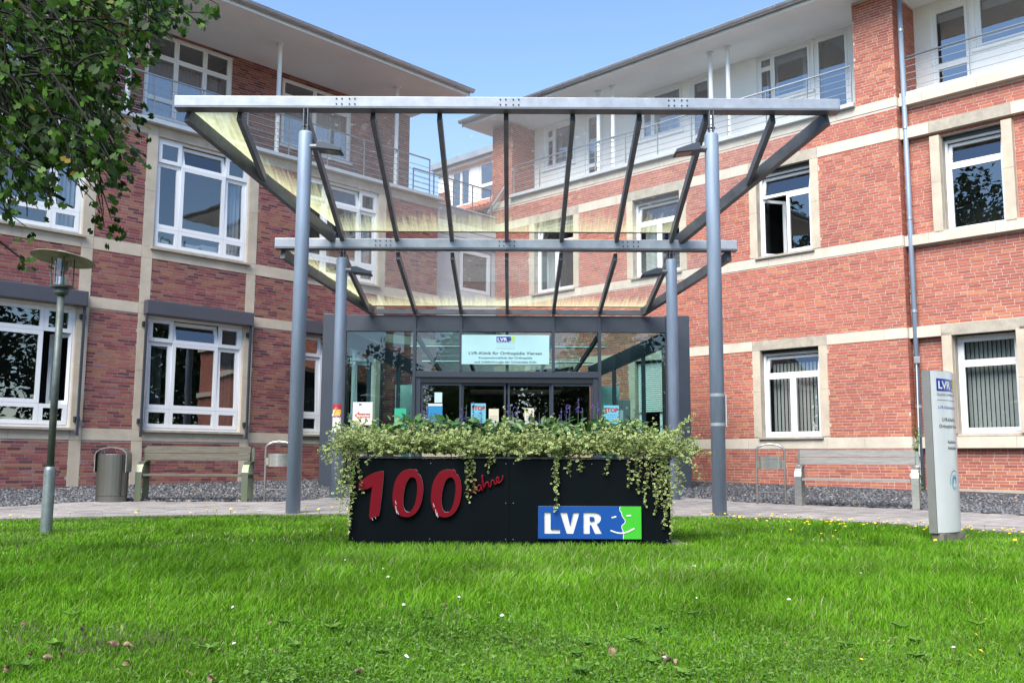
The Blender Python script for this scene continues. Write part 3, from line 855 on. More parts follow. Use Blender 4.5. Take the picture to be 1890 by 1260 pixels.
for i, (a0, a1, z0, z1) in enumerate(gfR):
    if i == 2: cs = TR
    else: cs = TR
    W = window(right, FR, a0, a1, z0, z1 - .07, -.17, cs, sill=(.07, 'stone_d'), reveal='stone_d', rtop=.07, bw=.07, room='room')
    recess_head(W, FR, a0, a1, z1, -.1)
    if i == 2:
        for k in range(14):
            a = a0 + .1 + k * .092
            MB().add([FR.p(a, z0 + .05, -.42), FR.p(a + .086, z0 + .05, -.38), FR.p(a + .086, z1 - .3, -.38), FR.p(a, z1 - .3, -.42)], [(0, 1, 2, 3)]).build('blind_slat', 'curtain', W)
    if i == 1:
        sb = MB()
        for k in range(24):
            zz = 2.02 + k * .053
            sb.prism(Fr(FR.p(0, 0, 0), FR.n, Z, FR.a), [(-.13, zz), (-.105, zz + .006), (-.098, zz + .026), (-.105, zz + .046), (-.13, zz + .052)], a0 + .03, a1 - .03)
        sb.build('roller_shutter', 'offwhite', W)
for i, (a0, a1, z0, z1) in enumerate(f1R):
    cs = [(0, 1, .72, 1, 'tilt'), (0, .5, 0, .72, 'openl' if i == 2 else ''), (.5, 1, 0, .72)]
    W = window(right, FR, a0, a1, z0, z1 - .07, -.17, cs, sill=(.07, 'stone_d'), reveal='stone_d', rtop=.07, bw=.07, room='room_d' if i == 2 else 'room', label='white window with its left casement open inwards' if i == 2 else None)
    recess_head(W, FR, a0, a1, z1, -.1)
    if i < 2: curtain(W, FR, a0 + .1, a0 + .5, z0 + .05, z1 - .5, -.45, 'curtain')
for i, (a0, a1, z0, z1) in enumerate(rcR):
    cs = [(0, 1, .73, 1, 'tilt' if i == 1 else ''), (0, 1, 0, .73)]
    W = window(right, Fr(FR.p(0, 0, ORC), FR.a, FR.b, FR.n), a0, a1, z0, z1 - .07, -.17, cs, sill=(.07, 'stone_d'), reveal='stone_d', rtop=.07, bw=.07, room='room')
    recess_head(W, FR, a0, a1, z1, ORC - .1)
    if i == 0:
        for k in range(15):
            a = a0 + .08 + k * .085
            MB().add([FR.p(a, z0 + .05, ORC - .42), FR.p(a + .08, z0 + .05, ORC - .38), FR.p(a + .08, z1 - .1, ORC - .38), FR.p(a, z1 - .1, ORC - .42)], [(0, 1, 2, 3)]).build('blind_slat', 'curtain', W)
# plinth strip at the wall foot
MB().fbox(FR, 9.9, A1R, .0, .20, -.05, .02).build('plinth', 'stone_d', right)
MB().fbox(FR, A1R + .02, A2R, .0, .26, ORC - .05, ORC + .02).build('plinth', 'stone_d', right)
# balcony floor, piers, white top floor
OW = -1.0
topR = [(7.86, 9.35, 9.74, 11.02), (9.41, 10.3, 8.70, 11.03), (4.17, 5.60, 9.68, 11.0), (5.85, 6.50, 8.70, 10.98), (.52, 1.76, 9.64, 10.98), (2.15, 2.85, 8.70, 10.98)]
topR2 = [(12.12, 12.95, 8.90, 10.9), (13.05, 15.6, 9.68, 10.9)]
wp = MB(); wall_sheet(wp, FR, .0, A1R, 8.6, 11.06, topR, OW); wall_sheet(wp, FR, A1R, A2R, 8.6, 11.06, topR2, OW - .2)
wp.build('upper_wall', 'plaster', right)
def upper_window(k, w):
    a0, a1, z0, z1 = w
    door = z0 < 9.2
    cs = [(0, 1, .0, .3), (0, 1, .3, 1)] if door else [(0, .27, 0, .74), (0, .27, .74, 1), (.27, 1, 0, 1)]
    if k == 1: cs = [(0, 1, 0, 1)]
    return cs, door
for k, w in enumerate(topR + topR2):
    cs, door = upper_window(k, w)
    if k == 7: cs = [(0, .5, 0, 1), (.5, 1, 0, 1)]
    o = OW - .2 if k >= 6 else OW
    fr = Fr(FR.p(0, 0, o), FR.a, FR.b, FR.n)
    W = window(right, fr, *w, -.05, cs, gl='g_blue', reveal='white', room='room_d' if k == 1 else 'room', fw=.06, name='balcony_door' if door else 'window', sill=None if door else (.06, 'white'))
    if k not in (1, 7) and not door:
        curtain(W, fr, w[0] + .1, w[0] + .42, w[2] + .08, w[3] - .1, -.35, 'curtain'); curtain(W, fr, w[1] - .4, w[1] - .1, w[2] + .08, w[3] - .1, -.35, 'curtain')
    if k != 1:
        bl = MB()
        for q in range(5):
            bl.fbox(fr, w[0] + .13, w[1] - .13, w[3] - .17 - q * .035, w[3] - .142 - q * .035, -.16, -.13)
        bl.build('venetian_blind', 'zinc', W)
MB().fbox(FR, .1, 10.85, 8.622, 8.72, OW, .12).build('balcony_slab', 'zinc_light', right, bevel=.01)
MB().fbox(FR, A1R + .02, A2R, 8.622, 8.72, OW - .2, ORC + .12).build('balcony_slab', 'offwhite', right, bevel=.01)
railing(right, FR, .25, 10.8, 8.72, .06, 10, h=.86)
railing(right, FR, A1R + .15, A2R, 8.72, ORC + .06, 5, h=.80)
for a in (3.49, 4.0, 7.14, 7.64):
    MB().tube([FR.p(a, 8.72, .0), FR.p(a, 11.04, .0)], .055, 14).tube([FR.p(a, 11.03, 0), FR.p(a, 11.06, 0)], .1, 14).build('balcony_column', 'white', right)
MB().fbox(FR, A0R, .1, 8.621, 11.06, -1.3, 0).build('pier', 'mortar_r', right)
pier = MB().fbox(FR, 10.85, A1R, 8.621, 11.06, -1.3, 0).build('pier', 'mortar_r', right)
FP1 = Fr(FR.p(.1, 0, 0), -FR.n, Z, FR.a)
layP = [lay_bricks(FR, A0R, .105, 8.63, 11.05, []), lay_bricks(FR, 10.85, A1R + .005, 8.63, 11.05, []), lay_bricks(FP1, -.005, 1.0, 8.63, 11.05, []), lay_bricks(FRE, -.005, 1.2, 8.63, 11.05, [])]
MB().fbox(FR, -1.35, A2R, 11.06, 11.12, -9, .72).build('soffit', 'soffit_r', right)
MB().fbox(FR, -1.36, A2R, 11.035, 11.15, .721, .75).build('fascia', 'soffit_r', right)
MB().prism(Fr(FR.p(0, 0, 0), FR.n, Z, FR.a), [(-9, 11.122), (.75, 11.152), (.75, 11.17), (-9, 14.0)], -1.35, A2R).build('roof', 'zinc', right)
gutter(right, FR, -1.36, A2R, 11.19, .84)
MB().add([FR.p(A0R, -.1, 0), FR.p(A0R, -.1, -9), FR.p(A0R, 8.62, -9), FR.p(A0R, 8.62, 0)], [(0, 1, 2, 3)]).build('end_wall', 'mortar_r', right)
set_bricks(lay, wall_r, 'brick_r', 'brick_ro', 220)
set_bricks(layP, pier, 'brick_r', 'brick_ro', 80)
# downpipe with collars, conduit and junction box
dp = MB().tube([FR.p(11.87, .2, -.13), FR.p(11.87, 11.1, -.13)], .052, 14).build('downpipe', 'post', right, smooth=True)
for z in (1.9, 3.9, 5.9, 7.9, 10.1):
    MB().tube([FR.p(11.87, z, -.13), FR.p(11.87, z + .06, -.13)], .062, 14).build('pipe_collar', 'zinc', dp)
MB().fbox(FR, 11.86, 11.98, 2.82, 2.96, -.06, .0).build('junction_box', 'zinc', right, bevel=.008)
MB().tube([FR.p(11.86, .2, -.03), FR.p(11.90, 2.82, -.03)], .013, 6).build('conduit', 'offwhite', right)
MB().tube([FR.p(-.78, 8.3, .15), FR.p(-.1, 9.0, .1)], .04, 10).build('overflow_pipe', 'zinc_light', right)

# ---------------------------------------------------------------- far wing seen over the link
far = thing('rear_building', 'rear wing with white ribbon windows above red roof tiles, seen between the wings', 'building', tuple(FR.p(-4, 0, -5)))
OF = -3.2
wf = MB(); hf = [(-6.25, -5.2, 10.08, 11.55), (-4.75, -3.66, 10.08, 11.55), (-3.5, -2.3, 10.08, 11.55)]
wall_sheet(wf, FR, -7.0, -.5, 7.5, 11.7, hf, OF)
wfar = wf.build('wall', 'plaster', far)
for k, w in enumerate(hf):
    window(far, Fr(FR.p(0, 0, OF), FR.a, FR.b, FR.n), *w, -.03, [(0, .5, 0, 1), (.5, 1, 0, 1)] if k == 0 else [(0, 1, 0, .4), (0, 1, .4, 1)], gl='g_blue', reveal='white', room='room')
MB().fbox(FR, -7.1, -.6, 11.70, 11.93, OF - 1, OF + .35).build('eave', 'zinc', far)
MB().fbox(FR, -7.1, -.6, 11.58, 11.695, OF - .05, OF + .2).build('cornice', 'offwhite', far)
tm = MB(); rf = Fr(FR.p(-7, 10.02, OF + .02), FR.a, (FR.n * .9 + Z * -.43), (Z * .9 + FR.n * .43))
tile_part = MB().fbox(rf, 0, 6.4, 0, 1.9, -.08, 0).build('tiled_roof', 'tile', far)
tb = MB()
for j in range(6):
    for i in range(30):
        tb.tube([rf.p(i * .21 + .1, j * .3, .035), rf.p(i * .21 + .1, j * .3 + .33, .02)], .075, 6)
tb.build('roof_tiles', 'tile', far, kind='stuff')
layF = lay_bricks(FR, -7.0, -6.35, 8.1, 10.9, [], OF + .02)
set_bricks([layF], wfar, 'brick_l', 'brick_lo', 0)
# ---------------------------------------------------------------- glass vestibule
YV = 21.0
ves = thing('entrance_vestibule', 'dark grey framed glass entrance vestibule under the canopy with sliding doors', 'entrance', (-.1, 21.5, .1))
FV = Fr((-.11, YV, 0), (1, 0, 0), Z, (0, -1, 0))
S = 1.042
for a0, a1 in ((-4.17, -3.63), (3.57, 4.12)):
    MB().fbox(FV, a0, a1, .1, 4.05, -.55, .0).build('side_pier', 'anthr', ves, bevel=.012)
MB().fbox(FV, -3.628, 3.568, 3.70, 4.02, -.12, .03).build('header', 'anthr', ves, bevel=.006)
MB().fbox(FV, -3.628, 3.568, 3.655, 3.70, -.1, .06).build('drip_rail', 'anthr', ves)
for k in (-2, -1, 0, 1, 2):
    a = k * S
    MB().fbox(FV, a - .032, a + .032, 2.76 if abs(k) < 2 else .14, 4.03, -.1, .065 if k != 0 else .0).build('mullion', 'anthr', ves)
MB().fbox(FV, -2 * S + .032, 2 * S - .032, 2.62, 2.755, -.1, .05).build('transom', 'anthr', ves, bevel=.004)
MB().fbox(FV, -3.62, -2 * S - .03, .12, .24, -.08, .03).fbox(FV, 2 * S + .03, 3.565, .12, .24, -.08, .03).build('bottom_rail', 'anthr', ves)
for k in range(-3, 3):
    if k in (-3, 2): continue
    MB().sheet(FV, k * S + .03, (k + 1) * S - .03, 2.755, 3.655, -.03).build('pane', 'g_teal', ves)
MB().sheet(FV, -3.63, -2 * S - .03, .24, 3.655, -.03).build('pane', 'g_teal', ves)
MB().sheet(FV, 2 * S + .03, 3.57, .24, 3.655, -.03).build('pane', 'g_teal', ves)
for a in (-2 * S + .09, 2 * S - .09):
    MB().fbox(FV, a - .055, a + .055, .12, 2.618, -.09, .02).build('door_jamb', 'anthr', ves)
MB().fbox(FV, -2 * S + .15, 2 * S - .15, 2.50, 2.618, -.12, .01).build('door_head', 'black', ves)
for a0, a1, o in ((-1.93, -1.02, -.03), (-1.02, -.02, -.07), (.02, 1.0, -.07), (1.0, 1.93, -.03)):
    mb = MB()
    mb.fbox(FV, a0, a0 + .045, .14, 2.5, o - .035, o).fbox(FV, a1 - .045, a1, .14, 2.5, o - .035, o)
    mb.fbox(FV, a0 + .045, a1 - .045, .14, .22, o - .035, o - .001).fbox(FV, a0 + .045, a1 - .045, 2.44, 2.5, o - .035, o - .001)
    d = mb.build('door', 'anthr', ves)
    MB().sheet(FV, a0 + .045, a1 - .045, .22, 2.44, o - .018).build('pane', 'g_win', d)
# side walls running back to the wings, and the inner glass roof falling away from the front
for sx in (-1, 1):
    dv = Vector((-sx * .69, .724, 0)).normalized()
    st = Vector((sx * 3.60 - .13, YV + .15, 0))
    pt = lambda t, z: st + dv * t + Z * z
    zt = lambda t: 3.45 - .27 * t
    MB().bar(pt(0, zt(0)), pt(2.5, zt(2.5)), .09, .22).build('side_beam', 'anthr', ves)
    MB().bar(pt(-.25, zt(0) + .25), pt(2.3, zt(2.3) + .16), .05, .12).build('side_beam', 'anthr', ves)
    for t in (.62, 1.5, 2.35):
        MB().bar(pt(t, .12), pt(t, zt(t) - .1), .09, .09, (1, 0, 0)).build('side_post', 'anthr', ves)
    for t0, t1 in ((.0, .57), (.67, 1.45), (1.55, 2.3)):
        MB().add([pt(t0, .15), pt(t1, .15), pt(t1, zt(t1) - .1), pt(t0, zt(t0) - .1)], [(0, 1, 2, 3)]).build('pane', 'g_teal', ves)
for k in (-2, -1, 0, 1, 2):
    MB().bar((-.11 + k * S, YV + .1, 3.60), (-.11 + k * S * .75, YV + 3.2, 2.78), .06, .12).build('roof_rafter', 'anthr', ves)
MB().tube([(-2.4, YV + .9, 3.42), (2.2, YV + .9, 3.42)], .025, 8).build('tie_rod', 'rail', ves)
MB().tube([(-2.2, YV + 1.8, 3.16), (2.0, YV + 1.8, 3.16)], .025, 8).build('tie_rod', 'rail', ves)
MB().add([(-3.6, YV + .15, 3.66), (3.4, YV + .15, 3.66), (1.6, YV + 3.3, 2.86), (-1.8, YV + 3.3, 2.86)], [(0, 1, 2, 3)]).build('roof_pane', 'g_teal', ves)
for sx in (-1, 1):
    MB().fbox(Fr((-.11 + sx * 2.45, YV + 2.0, 0), (1, 0, 0), Z, (0, -1, 0)), -.3, .3, .15, 2.60, -.02, 0).build('frosted_panel', 'teal', ves)
# lobby seen through the doors
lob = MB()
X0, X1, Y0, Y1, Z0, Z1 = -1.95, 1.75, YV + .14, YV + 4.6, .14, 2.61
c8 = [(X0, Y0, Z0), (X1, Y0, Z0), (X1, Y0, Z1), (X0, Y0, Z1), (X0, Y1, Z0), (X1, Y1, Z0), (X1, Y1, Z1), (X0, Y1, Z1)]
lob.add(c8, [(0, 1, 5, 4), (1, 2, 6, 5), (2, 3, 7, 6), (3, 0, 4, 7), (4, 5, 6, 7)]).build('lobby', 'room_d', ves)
MB().box(-1.0, 1.2, YV + 1.4, YV + 2.6, 2.42, 2.45).build('ceiling_panel', 'ply', ves)
MB().box(-.42, -.38, YV + .9, YV + 1.9, .2, 2.0).build('lobby_screen', 'ply', ves)
MB().box(-1.9, -1.5, YV + 3.8, YV + 4.2, .2, 1.9).build('lobby_cabinet', 'room', ves)

# the name plate behind the upper glass
npl = thing('name_plate', 'mint white clinic name plate with small blue and green logo behind the upper entrance glass', 'sign', (-.14, 21.1, 3.2))
FN = Fr((-.145, 20.93, 0), (1, 0, 0), Z, (0, -1, 0))
MB().fbox(FN, -.985, .985, 2.91, 3.575, -.02, 0).build('plate', 'plate', npl, bevel=.004)
def lerp(a, b, t): return a + (b - a) * t
def logo(parent, fr, x, y, w, h, o, warp=None, lime='lime', blue='blue_d'):
    P = (lambda a, b, q: warp(a, b, q)) if warp else fr.p
    def poly(name, mat, pts, oo, nx=6):
        m = MB(); m.add([P(a, b, oo) for a, b in pts], [tuple(range(len(pts)))]).build(name, mat, parent, recalc=False)
    if warp:
        for mt, f0, f1 in ((blue, 0, .79), (lime, .79, 1)):
            m = MB(); m.add([warp(x + w * lerp(f0, f1, i / 8), yy, o + (.0006 if f0 else 0)) for i in range(9) for yy in (y, y + h)], [(2 * i, 2 * i + 2, 2 * i + 3, 2 * i + 1) for i in range(8)]).build('logo_field', mt, parent, recalc=False)
    else: poly('logo_field', blue, [(x, y), (x + w * .80, y), (x + w * .80, y + h * .2), (x + w * .79, y + h * .4), (x + w * .82, y + h * .55), (x + w * .79, y + h * .75), (x + w * .775, y + h), (x, y + h)], o)
    if not warp: poly('logo_field', lime, [(x + w * .80, y), (x + w, y), (x + w, y + h), (x + w * .775, y + h), (x + w * .79, y + h * .75), (x + w * .82, y + h * .55), (x + w * .79, y + h * .4), (x + w * .80, y + h * .2)], o + .0005)
    m = MB(); text(m, fr, 'LVR', x + w * .33, y + h * .2, h * .62, o + .002, bold=.03, width=w * .54, warp=warp); m.build('logo_lettering', 'offwhite', parent, recalc=False)
    m = MB()
    for cx, cy, rx in ((.70, .68, .022), (.88, .70, .022)):
        m.add([P(x + w * (cx + rx * math.cos(t)), y + h * (cy + .04 * math.sin(t)), o + .002) for t in np.linspace(0, 6.28, 9)[:-1]], [tuple(range(8))])
    up = [(.68 + .27 * t, .26 - .13 * math.sin(math.pi * t)) for t in np.linspace(0, 1, 8)]
    lo = [(.68 + .27 * t, .20 - .19 * math.sin(math.pi * t)) for t in np.linspace(0, 1, 8)][::-1]
    for i in range(7):
        q = [up[i], up[i + 1], lo[6 - i], lo[7 - i]]
        m.add([P(x + w * a, y + h * b, o + .002) for a, b in q], [(0, 1, 2, 3)])
    m.build('logo_face', 'offwhite', parent, recalc=False)
logo(npl, FN, -.205, 3.415, .41, .125, .001)
for s, y, h, w, mt, b in (('Qualität für Menschen', 3.377, .021, .40, 'text_g', 0), ('LVR-Klinikverbund', 3.262, .026, .41, 'text_b', 0),
                          ('LVR-Klinik für Orthopädie Viersen', 3.13, .068, 1.65, 'text', .014), ('Kooperationsklinik der Orthopädie', 3.035, .05, 1.2, 'text', .012), ('und Unfallchirurgie der Universität Köln', 2.94, .05, 1.39, 'text', .012)):
    m = MB(); text(m, FN, s, 0, y, h, .002, width=w, bold=b); m.build('lettering', mt, npl, recalc=False)
MB().fbox(FN, -.2, .2, 3.327, 3.331, .0005, .001).build('rule', 'text_g', npl)

# ---------------------------------------------------------------- posters on the glass doors, intercom
FP = Fr((0, YV - .0, 0), (1, 0, 0), Z, (0, -1, 0))
def poster(name, label, x0, x1, z0, z1, mat, o, lines=0, head=None, tx=None, cat='poster'):
    t = thing(name, label, cat, ((x0 + x1) / 2, YV, z0))
    MB().fbox(FP, x0, x1, z0, z1, o - .004, o).build('sheet', mat, t)
    if head: MB().fbox(FP, x0 + .002, x1 - .002, z1 - (z1 - z0) * head[0], z1 - .002, o + .0006, o + .0016).build('heading_band', head[1], t)
    if lines:
        m = MB()
        for k in range(lines):
            zz = z0 + (z1 - z0) * (.08 + .44 * k / max(1, lines - 1)); w = (x1 - x0) * random.uniform(.55, .8)
            m.fbox(FP, (x0 + x1) / 2 - w / 2, (x0 + x1) / 2 + w / 2, zz, zz + .009, o + .0006, o + .0014)
        m.build('printed_lines', 'text_b', t)
    if tx:
        m = MB(); text(m, FP, tx, (x0 + x1) / 2, z1 - .15, .095, o + .002, bold=.05, width=(x1 - x0) * .92); m.build('lettering', 'red_d', t, recalc=False)
    return t
poster('poster', 'blue poster with pale heading on the left leaf of the entrance door', -1.87, -1.55, 1.58, 2.03, 'blue_po', .0, 4, (.12, 'paper'))
poster('poster', 'small pale notice above the blue poster on the left door leaf', -1.73, -1.56, 2.05, 2.28, 'teal', .0, 0)
poster('poster', 'cyan STOP poster with red lettering on the middle door glass', -.91, -.58, 1.56, 2.04, 'cyan', -.03, 6, None, 'STOP')
poster('poster', 'cream notice beside the STOP poster on the middle door glass', -.51, -.29, 1.56, 1.92, 'cream', -.03, 5)
poster('poster', 'pale cream notice on the right sliding door leaf', .29, .50, 1.56, 1.94, 'cream', -.03, 7)
poster('poster', 'cyan STOP poster with red lettering on the side glass right of the doors', 2.06, 2.40, 1.56, 2.01, 'cyan', .0, 5, None, 'STOP')
poster('poster', 'green poster on the side glass left of the doors', -2.62, -2.36, 1.50, 1.92, 'green_po', .0, 3)
# round no-smoking sticker
st = thing('sticker', 'round red and white prohibition sticker low on the right door glass', 'sticker', (.72, YV, 1.66))
fs = Fr((.72, YV + .02, 1.68), (1, 0, 0), Z, (0, -1, 0))
cir = lambda r, n=20: [(r * math.cos(2 * math.pi * k / n), r * math.sin(2 * math.pi * k / n)) for k in range(n)]
MB().prism(fs, cir(.06), 0, .003).build('disc', 'paper', st)
MB().ring(fs, cir(.06), cir(.044), .0035, .005).build('ring', 'red_p', st)
MB().fbox(fs.sub(0, 0, 0), -.03, .03, -.008, .008, .0035, .005).build('symbol', 'text', st)
ic = thing('intercom_box', 'brown grey entry terminal box standing inside the right side glass', 'box', (2.6, 21.9, .1))
fi = Fr((2.62, 21.9, 0), (1, 0, 0), Z, (0, -1, 0))
MB().fbox(fi, -.15, .15, 1.5, 2.2, -.14, 0).build('housing', 'signside', ic, bevel=.01)
MB().fbox(fi, -.12, -.02, 1.55, 1.95, .001, .004).build('notice', 'paper', ic)
MB().fbox(fi, .05, .09, 1.98, 2.03, .001, .012).build('button', 'offwhite', ic)
MB().fbox(fi, -.04, .04, .12, 1.5, -.11, -.03).build('post', 'signside', ic)

# ---------------------------------------------------------------- canopy
can = thing('glass_canopy', 'stepped glass entrance canopy of steel rafters on four blue grey round posts', 'canopy', (-.1, 16.5, 0))
ZA, YA, ZM, YM, ZB, YB = 6.17, 14.0, 4.98, 17.45, 4.13, 20.95
xk = lambda k: -.11 + k * S
for x, y, zt, zb in ((-3.17, 13.82, 5.74, -.01), (3.03, 13.82, 5.74, -.01), (-3.24, 17.5, 4.58, .06), (3.02, 17.5, 4.58, .06)):
    p = MB().tube([(x, y, zb), (x, y, zt - .03), (x, y, zt)], [.105, .105, .095], 28).build('post', 'post', can, smooth=False)
    p.data.polygons.foreach_set('use_smooth', [len(f.vertices) == 4 for f in p.data.polygons])
    zr = ZA - .07 if y < 15 else ZM - .22
    for dx in (-.03, .03):
        MB().box(x + dx - .006, x + dx + .006, y - .05, y + .05, zt - .02, zr).build('fork_plate', 'steel', p)
    MB().tube([(x - .06, y, zt + .1), (x + .06, y, zt + .1)], .018, 8).build('bolt', 'black', p)
    sgn = 1 if x < 0 else -1
    zf = zt - .24
    fl = MB().tube([(x + sgn * .08, y - .02, zf), (x + sgn * .2, y - .02, zf)], .05, 12).build('floodlight_arm', 'steel', p)
    q = [(x + sgn * .2, zf - .055), (x + sgn * .58, zf - .10), (x + sgn * .56, zf - .04), (x + sgn * .30, zf + .055), (x + sgn * .2, zf + .05)]
    ffl = Fr((0, y - .02, 0), (1, 0, 0), Z, (0, -1, 0))
    MB().prism(ffl, q, -.14, .14).build('floodlight', 'anthr', p, bevel=.008)
    MB().add([(x + sgn * .32, y - .13, zf - .073), (x + sgn * .55, y - .13, zf - .101), (x + sgn * .55, y + .10, zf - .101), (x + sgn * .32, y + .10, zf - .073)], [(0, 1, 2, 3)]).build('floodlight_lens', 'lens', p, recalc=False)
fb = MB().box(-5.24, 5.05, YA - .1, YA + .1, ZA + .01, ZA + .18).build('front_beam', 'steel_lt', can, bevel=.012)
fm = MB().box(-4.52, 4.27, YM - .02, YM + .16, 4.77, 4.95).build('middle_beam', 'steel_lt', can, bevel=.012)
MB().box(-5.24, 5.05, YA - .11, YA + .12, ZA - .012, ZA + .008).build('beam_flange', 'steel', fb)
MB().box(-4.52, 4.27, YM - .03, YM + .18, 4.748, 4.768).build('beam_flange', 'steel', fm)
MB().box(-3.2, 3.02, YB - .04, YB + .05, 4.045, 4.15).build('rear_beam', 'steel', can)
for par, y, zc, xs in ((fb, YA - .103, ZA + .095, (-2.73, -.2, 2.4)), (fm, YM - .023, 4.86, (-2.6, -.25, 2.1))):
    mb = MB()
    for x in xs:
        for i in range(4):
            for dz in (-.042, .042):
                mb.tube([(x + i * .085 + (.03 if i > 1 else 0), y - .006, zc + dz), (x + i * .085 + (.03 if i > 1 else 0), y + .02, zc + dz)], .013, 8)
    mb.build('bolts', 'black', par)
def lerp(a, b, t): return a + (b - a) * t
xl = lambda y: lerp(-5.14, -3.40, (y - YA) / (YM - YA)); xr = lambda y: lerp(4.95, 3.18, (y - YA) / (YM - YA))
zu = lambda y: lerp(ZA - .04, ZM - .02, (y - YA) / (YM - YA))
zl = lambda y: lerp(4.68, ZB - .02, (y - YM) / (YB - YM))
xl2 = lambda y: lerp(-4.42, -3.16, (y - YM) / (YB - YM)); xr2 = lambda y: lerp(4.17, 2.95, (y - YM) / (YB - YM))
for k in range(-3, 4):
    MB().bar((xk(k), YA + .1, zu(YA + .1)), (xk(k), YM, zu(YM)), .075, .15).build('rafter', 'steel', can)
    MB().bar((xk(k), YM + .16, zl(YM + .16)), (xk(k), YB - .04, zl(YB - .04)), .07, .14).build('rafter', 'steel', can)
for k, f in ((-4, xl), (4, xr)):
    ys = [y for y in np.linspace(YA, YM, 200) if (f(y) - xk(k)) * (-1 if k < 0 else 1) > 0]
    ye = max(ys) - .05 if ys else YA + 1
    MB().bar((xk(k), YA + .1, zu(YA + .1)), (xk(k), ye, zu(ye)), .075, .15).build('rafter', 'steel', can)
for f in (xl, xr):
    MB().bar((f(YA + .1), YA + .1, zu(YA + .1)), (f(YM - .02), YM - .02, zu(YM - .02)), .10, .2).build('edge_beam', 'steel', can)
for f in (xl2, xr2):
    MB().bar((f(YM + .1), YM + .1, zl(YM + .1)), (f(YB), YB, zl(YB)), .10, .18).build('edge_beam', 'steel', can)
def pane(pts, mat, vs):
    mb = MB(); mb.add(pts, [tuple(range(len(pts)))])
    me = bpy.data.meshes.new('roof_pane'); off = root_loc(can)
    me.from_pydata([tuple(Vector(p) - off) for p in pts], [], [tuple(range(len(pts)))])
    ul = me.uv_layers.new(name='UVMap')
    for i, lp in enumerate(me.loops): ul.data[i].uv = (0, vs[lp.vertex_index])
    o = link('roof_pane', me, mat, can)
    return o
gu = .115
for k in range(-3, 3):
    a, b = xk(k) + .02, xk(k + 1) - .02
    pane([(a, YM - .03, zu(YM) + gu), (b, YM - .03, zu(YM) + gu), (b, YA + .06, zu(YA) + gu), (a, YA + .06, zu(YA) + gu)][::-1], 'g_roof', [0, 0, 1, 1][::-1])
    pane([(a, YB, zl(YB) + gu), (b, YB, zl(YB) + gu), (b, YM + .12, zl(YM) + gu), (a, YM + .12, zl(YM) + gu)][::-1], 'g_roof', [.0, .0, .82, .82][::-1])
for f, k3, sg in ((xl, -3, -1), (xr, 3, 1)):
    yA, yB = YA + .06, YM - .05
    # crossing of the outer rafter with the edge beam
    k4 = k3 + sg
    ye = YA + (xk(k4) - f(YA)) / (f(YM) - f(YA)) * (YM - YA)
    lft = sg < 0
    pane([(xk(k3) + sg * .02, yB, zu(yB) + gu), (xk(k3) + sg * .02, yA, zu(yA) + gu), (xk(k4) - sg * .02, yA, zu(yA) + gu), (xk(k4) - sg * .02, ye, zu(ye) + gu)], 'g_wedge' if lft else 'g_roof', [0, 1.5, 1.3, .35] if lft else [.05, 1, .95, .5])
    pane([(xk(k4) + sg * .02, ye - .05, zu(ye - .05) + gu), (xk(k4) + sg * .02, yA, zu(yA) + gu), (f(yA), yA, zu(yA) + gu)], 'g_wedge' if lft else 'g_roof', [.1, .5, .15] if lft else [.6, 1, .8])
for f, k3, sg in ((xl2, -3, -1), (xr2, 3, 1)):
    yA, yB = YM + .14, YB - .02
    pane([(xk(k3) + sg * .02, yB, zl(yB) + gu), (xk(k3) + sg * .02, yA, zl(yA) + gu), (f(yA), yA, zl(yA) + gu)], 'g_wedge' if sg < 0 else 'g_roof', [0, 1.2, .45] if sg < 0 else [.1, .9, .5])
# dirt line along the lower glass edges
mb = MB()
for y, z, x0, x1 in ((YM - .03, zu(YM) + gu, xk(-3), xk(3)), (YB - .01, zl(YB) + gu, xk(-3), xk(3))):
    x = x0
    while x < x1:
        w = random.uniform(.06, .3); h = random.uniform(.006, .022)
        mb.box(x, min(x + w, x1), y - .02, y + .02, z - .005, z + h); x += w
for f, zf, ya, yb in ((xl, zu, YA, YM), (xl2, zl, YM, YB), (xr, zu, YA, YM)):
    for t in np.linspace(.05, .98, 70):
        y = lerp(ya, yb, t); x = f(y); s_ = random.uniform(.012, .035)
        mb.box(x - s_ * .5, x + s_ * .5, y - s_, y + s_, zf(y) + gu - .01, zf(y) + gu + s_ * .6)
mb.build('moss_debris', 'earth', can, kind='stuff')

# notices on the posts
wn = thing('warning_notice', 'red and yellow warning notice over a white sheet on the inner left canopy post', 'notice', (-3.24, 17.38, 1.3))
def wrap(name, mat, x, y, r, z0, z1, a0=-2.35, a1=-.8, parent=None, n=10):
    mb = MB()
    for i in range(n):
        t0, t1 = lerp(a0, a1, i / n), lerp(a0, a1, (i + 1) / n)
        q = [(x + r * math.cos(t), y + r * math.sin(t), z) for z in (z0, z1) for t in (t0, t1)]
        mb.add(q, [(0, 1, 3, 2)])
    return mb.build(name, mat, parent, recalc=False)
wrap('sheet', 'paper', -3.24, 17.5, .108, 1.30, 1.56, parent=wn)
wrap('red_band', 'red_d', -3.24, 17.5, .109, 1.70, 1.79, parent=wn)
wrap('yellow_band', 'yellow_p', -3.24, 17.5, .109, 1.60, 1.70, parent=wn)
wrap('red_band', 'red_d', -3.24, 17.5, .109, 1.56, 1.60, parent=wn)
fw_ = Fr((-3.25, 17.385, 1.585), (1, 0, 0), Z, (0, -1, 0))
MB().tube([fw_.p(-.07, 0, .012), fw_.p(0, .15, .016), fw_.p(.07, 0, .012), fw_.p(-.07, 0, .012)], .008, 6).build('triangle', 'paper', wn)
pn = thing('post_notice', 'notice seen edge on, strapped with two grey bands to the front right canopy post', 'notice', (3.03, 13.82, 1.5))
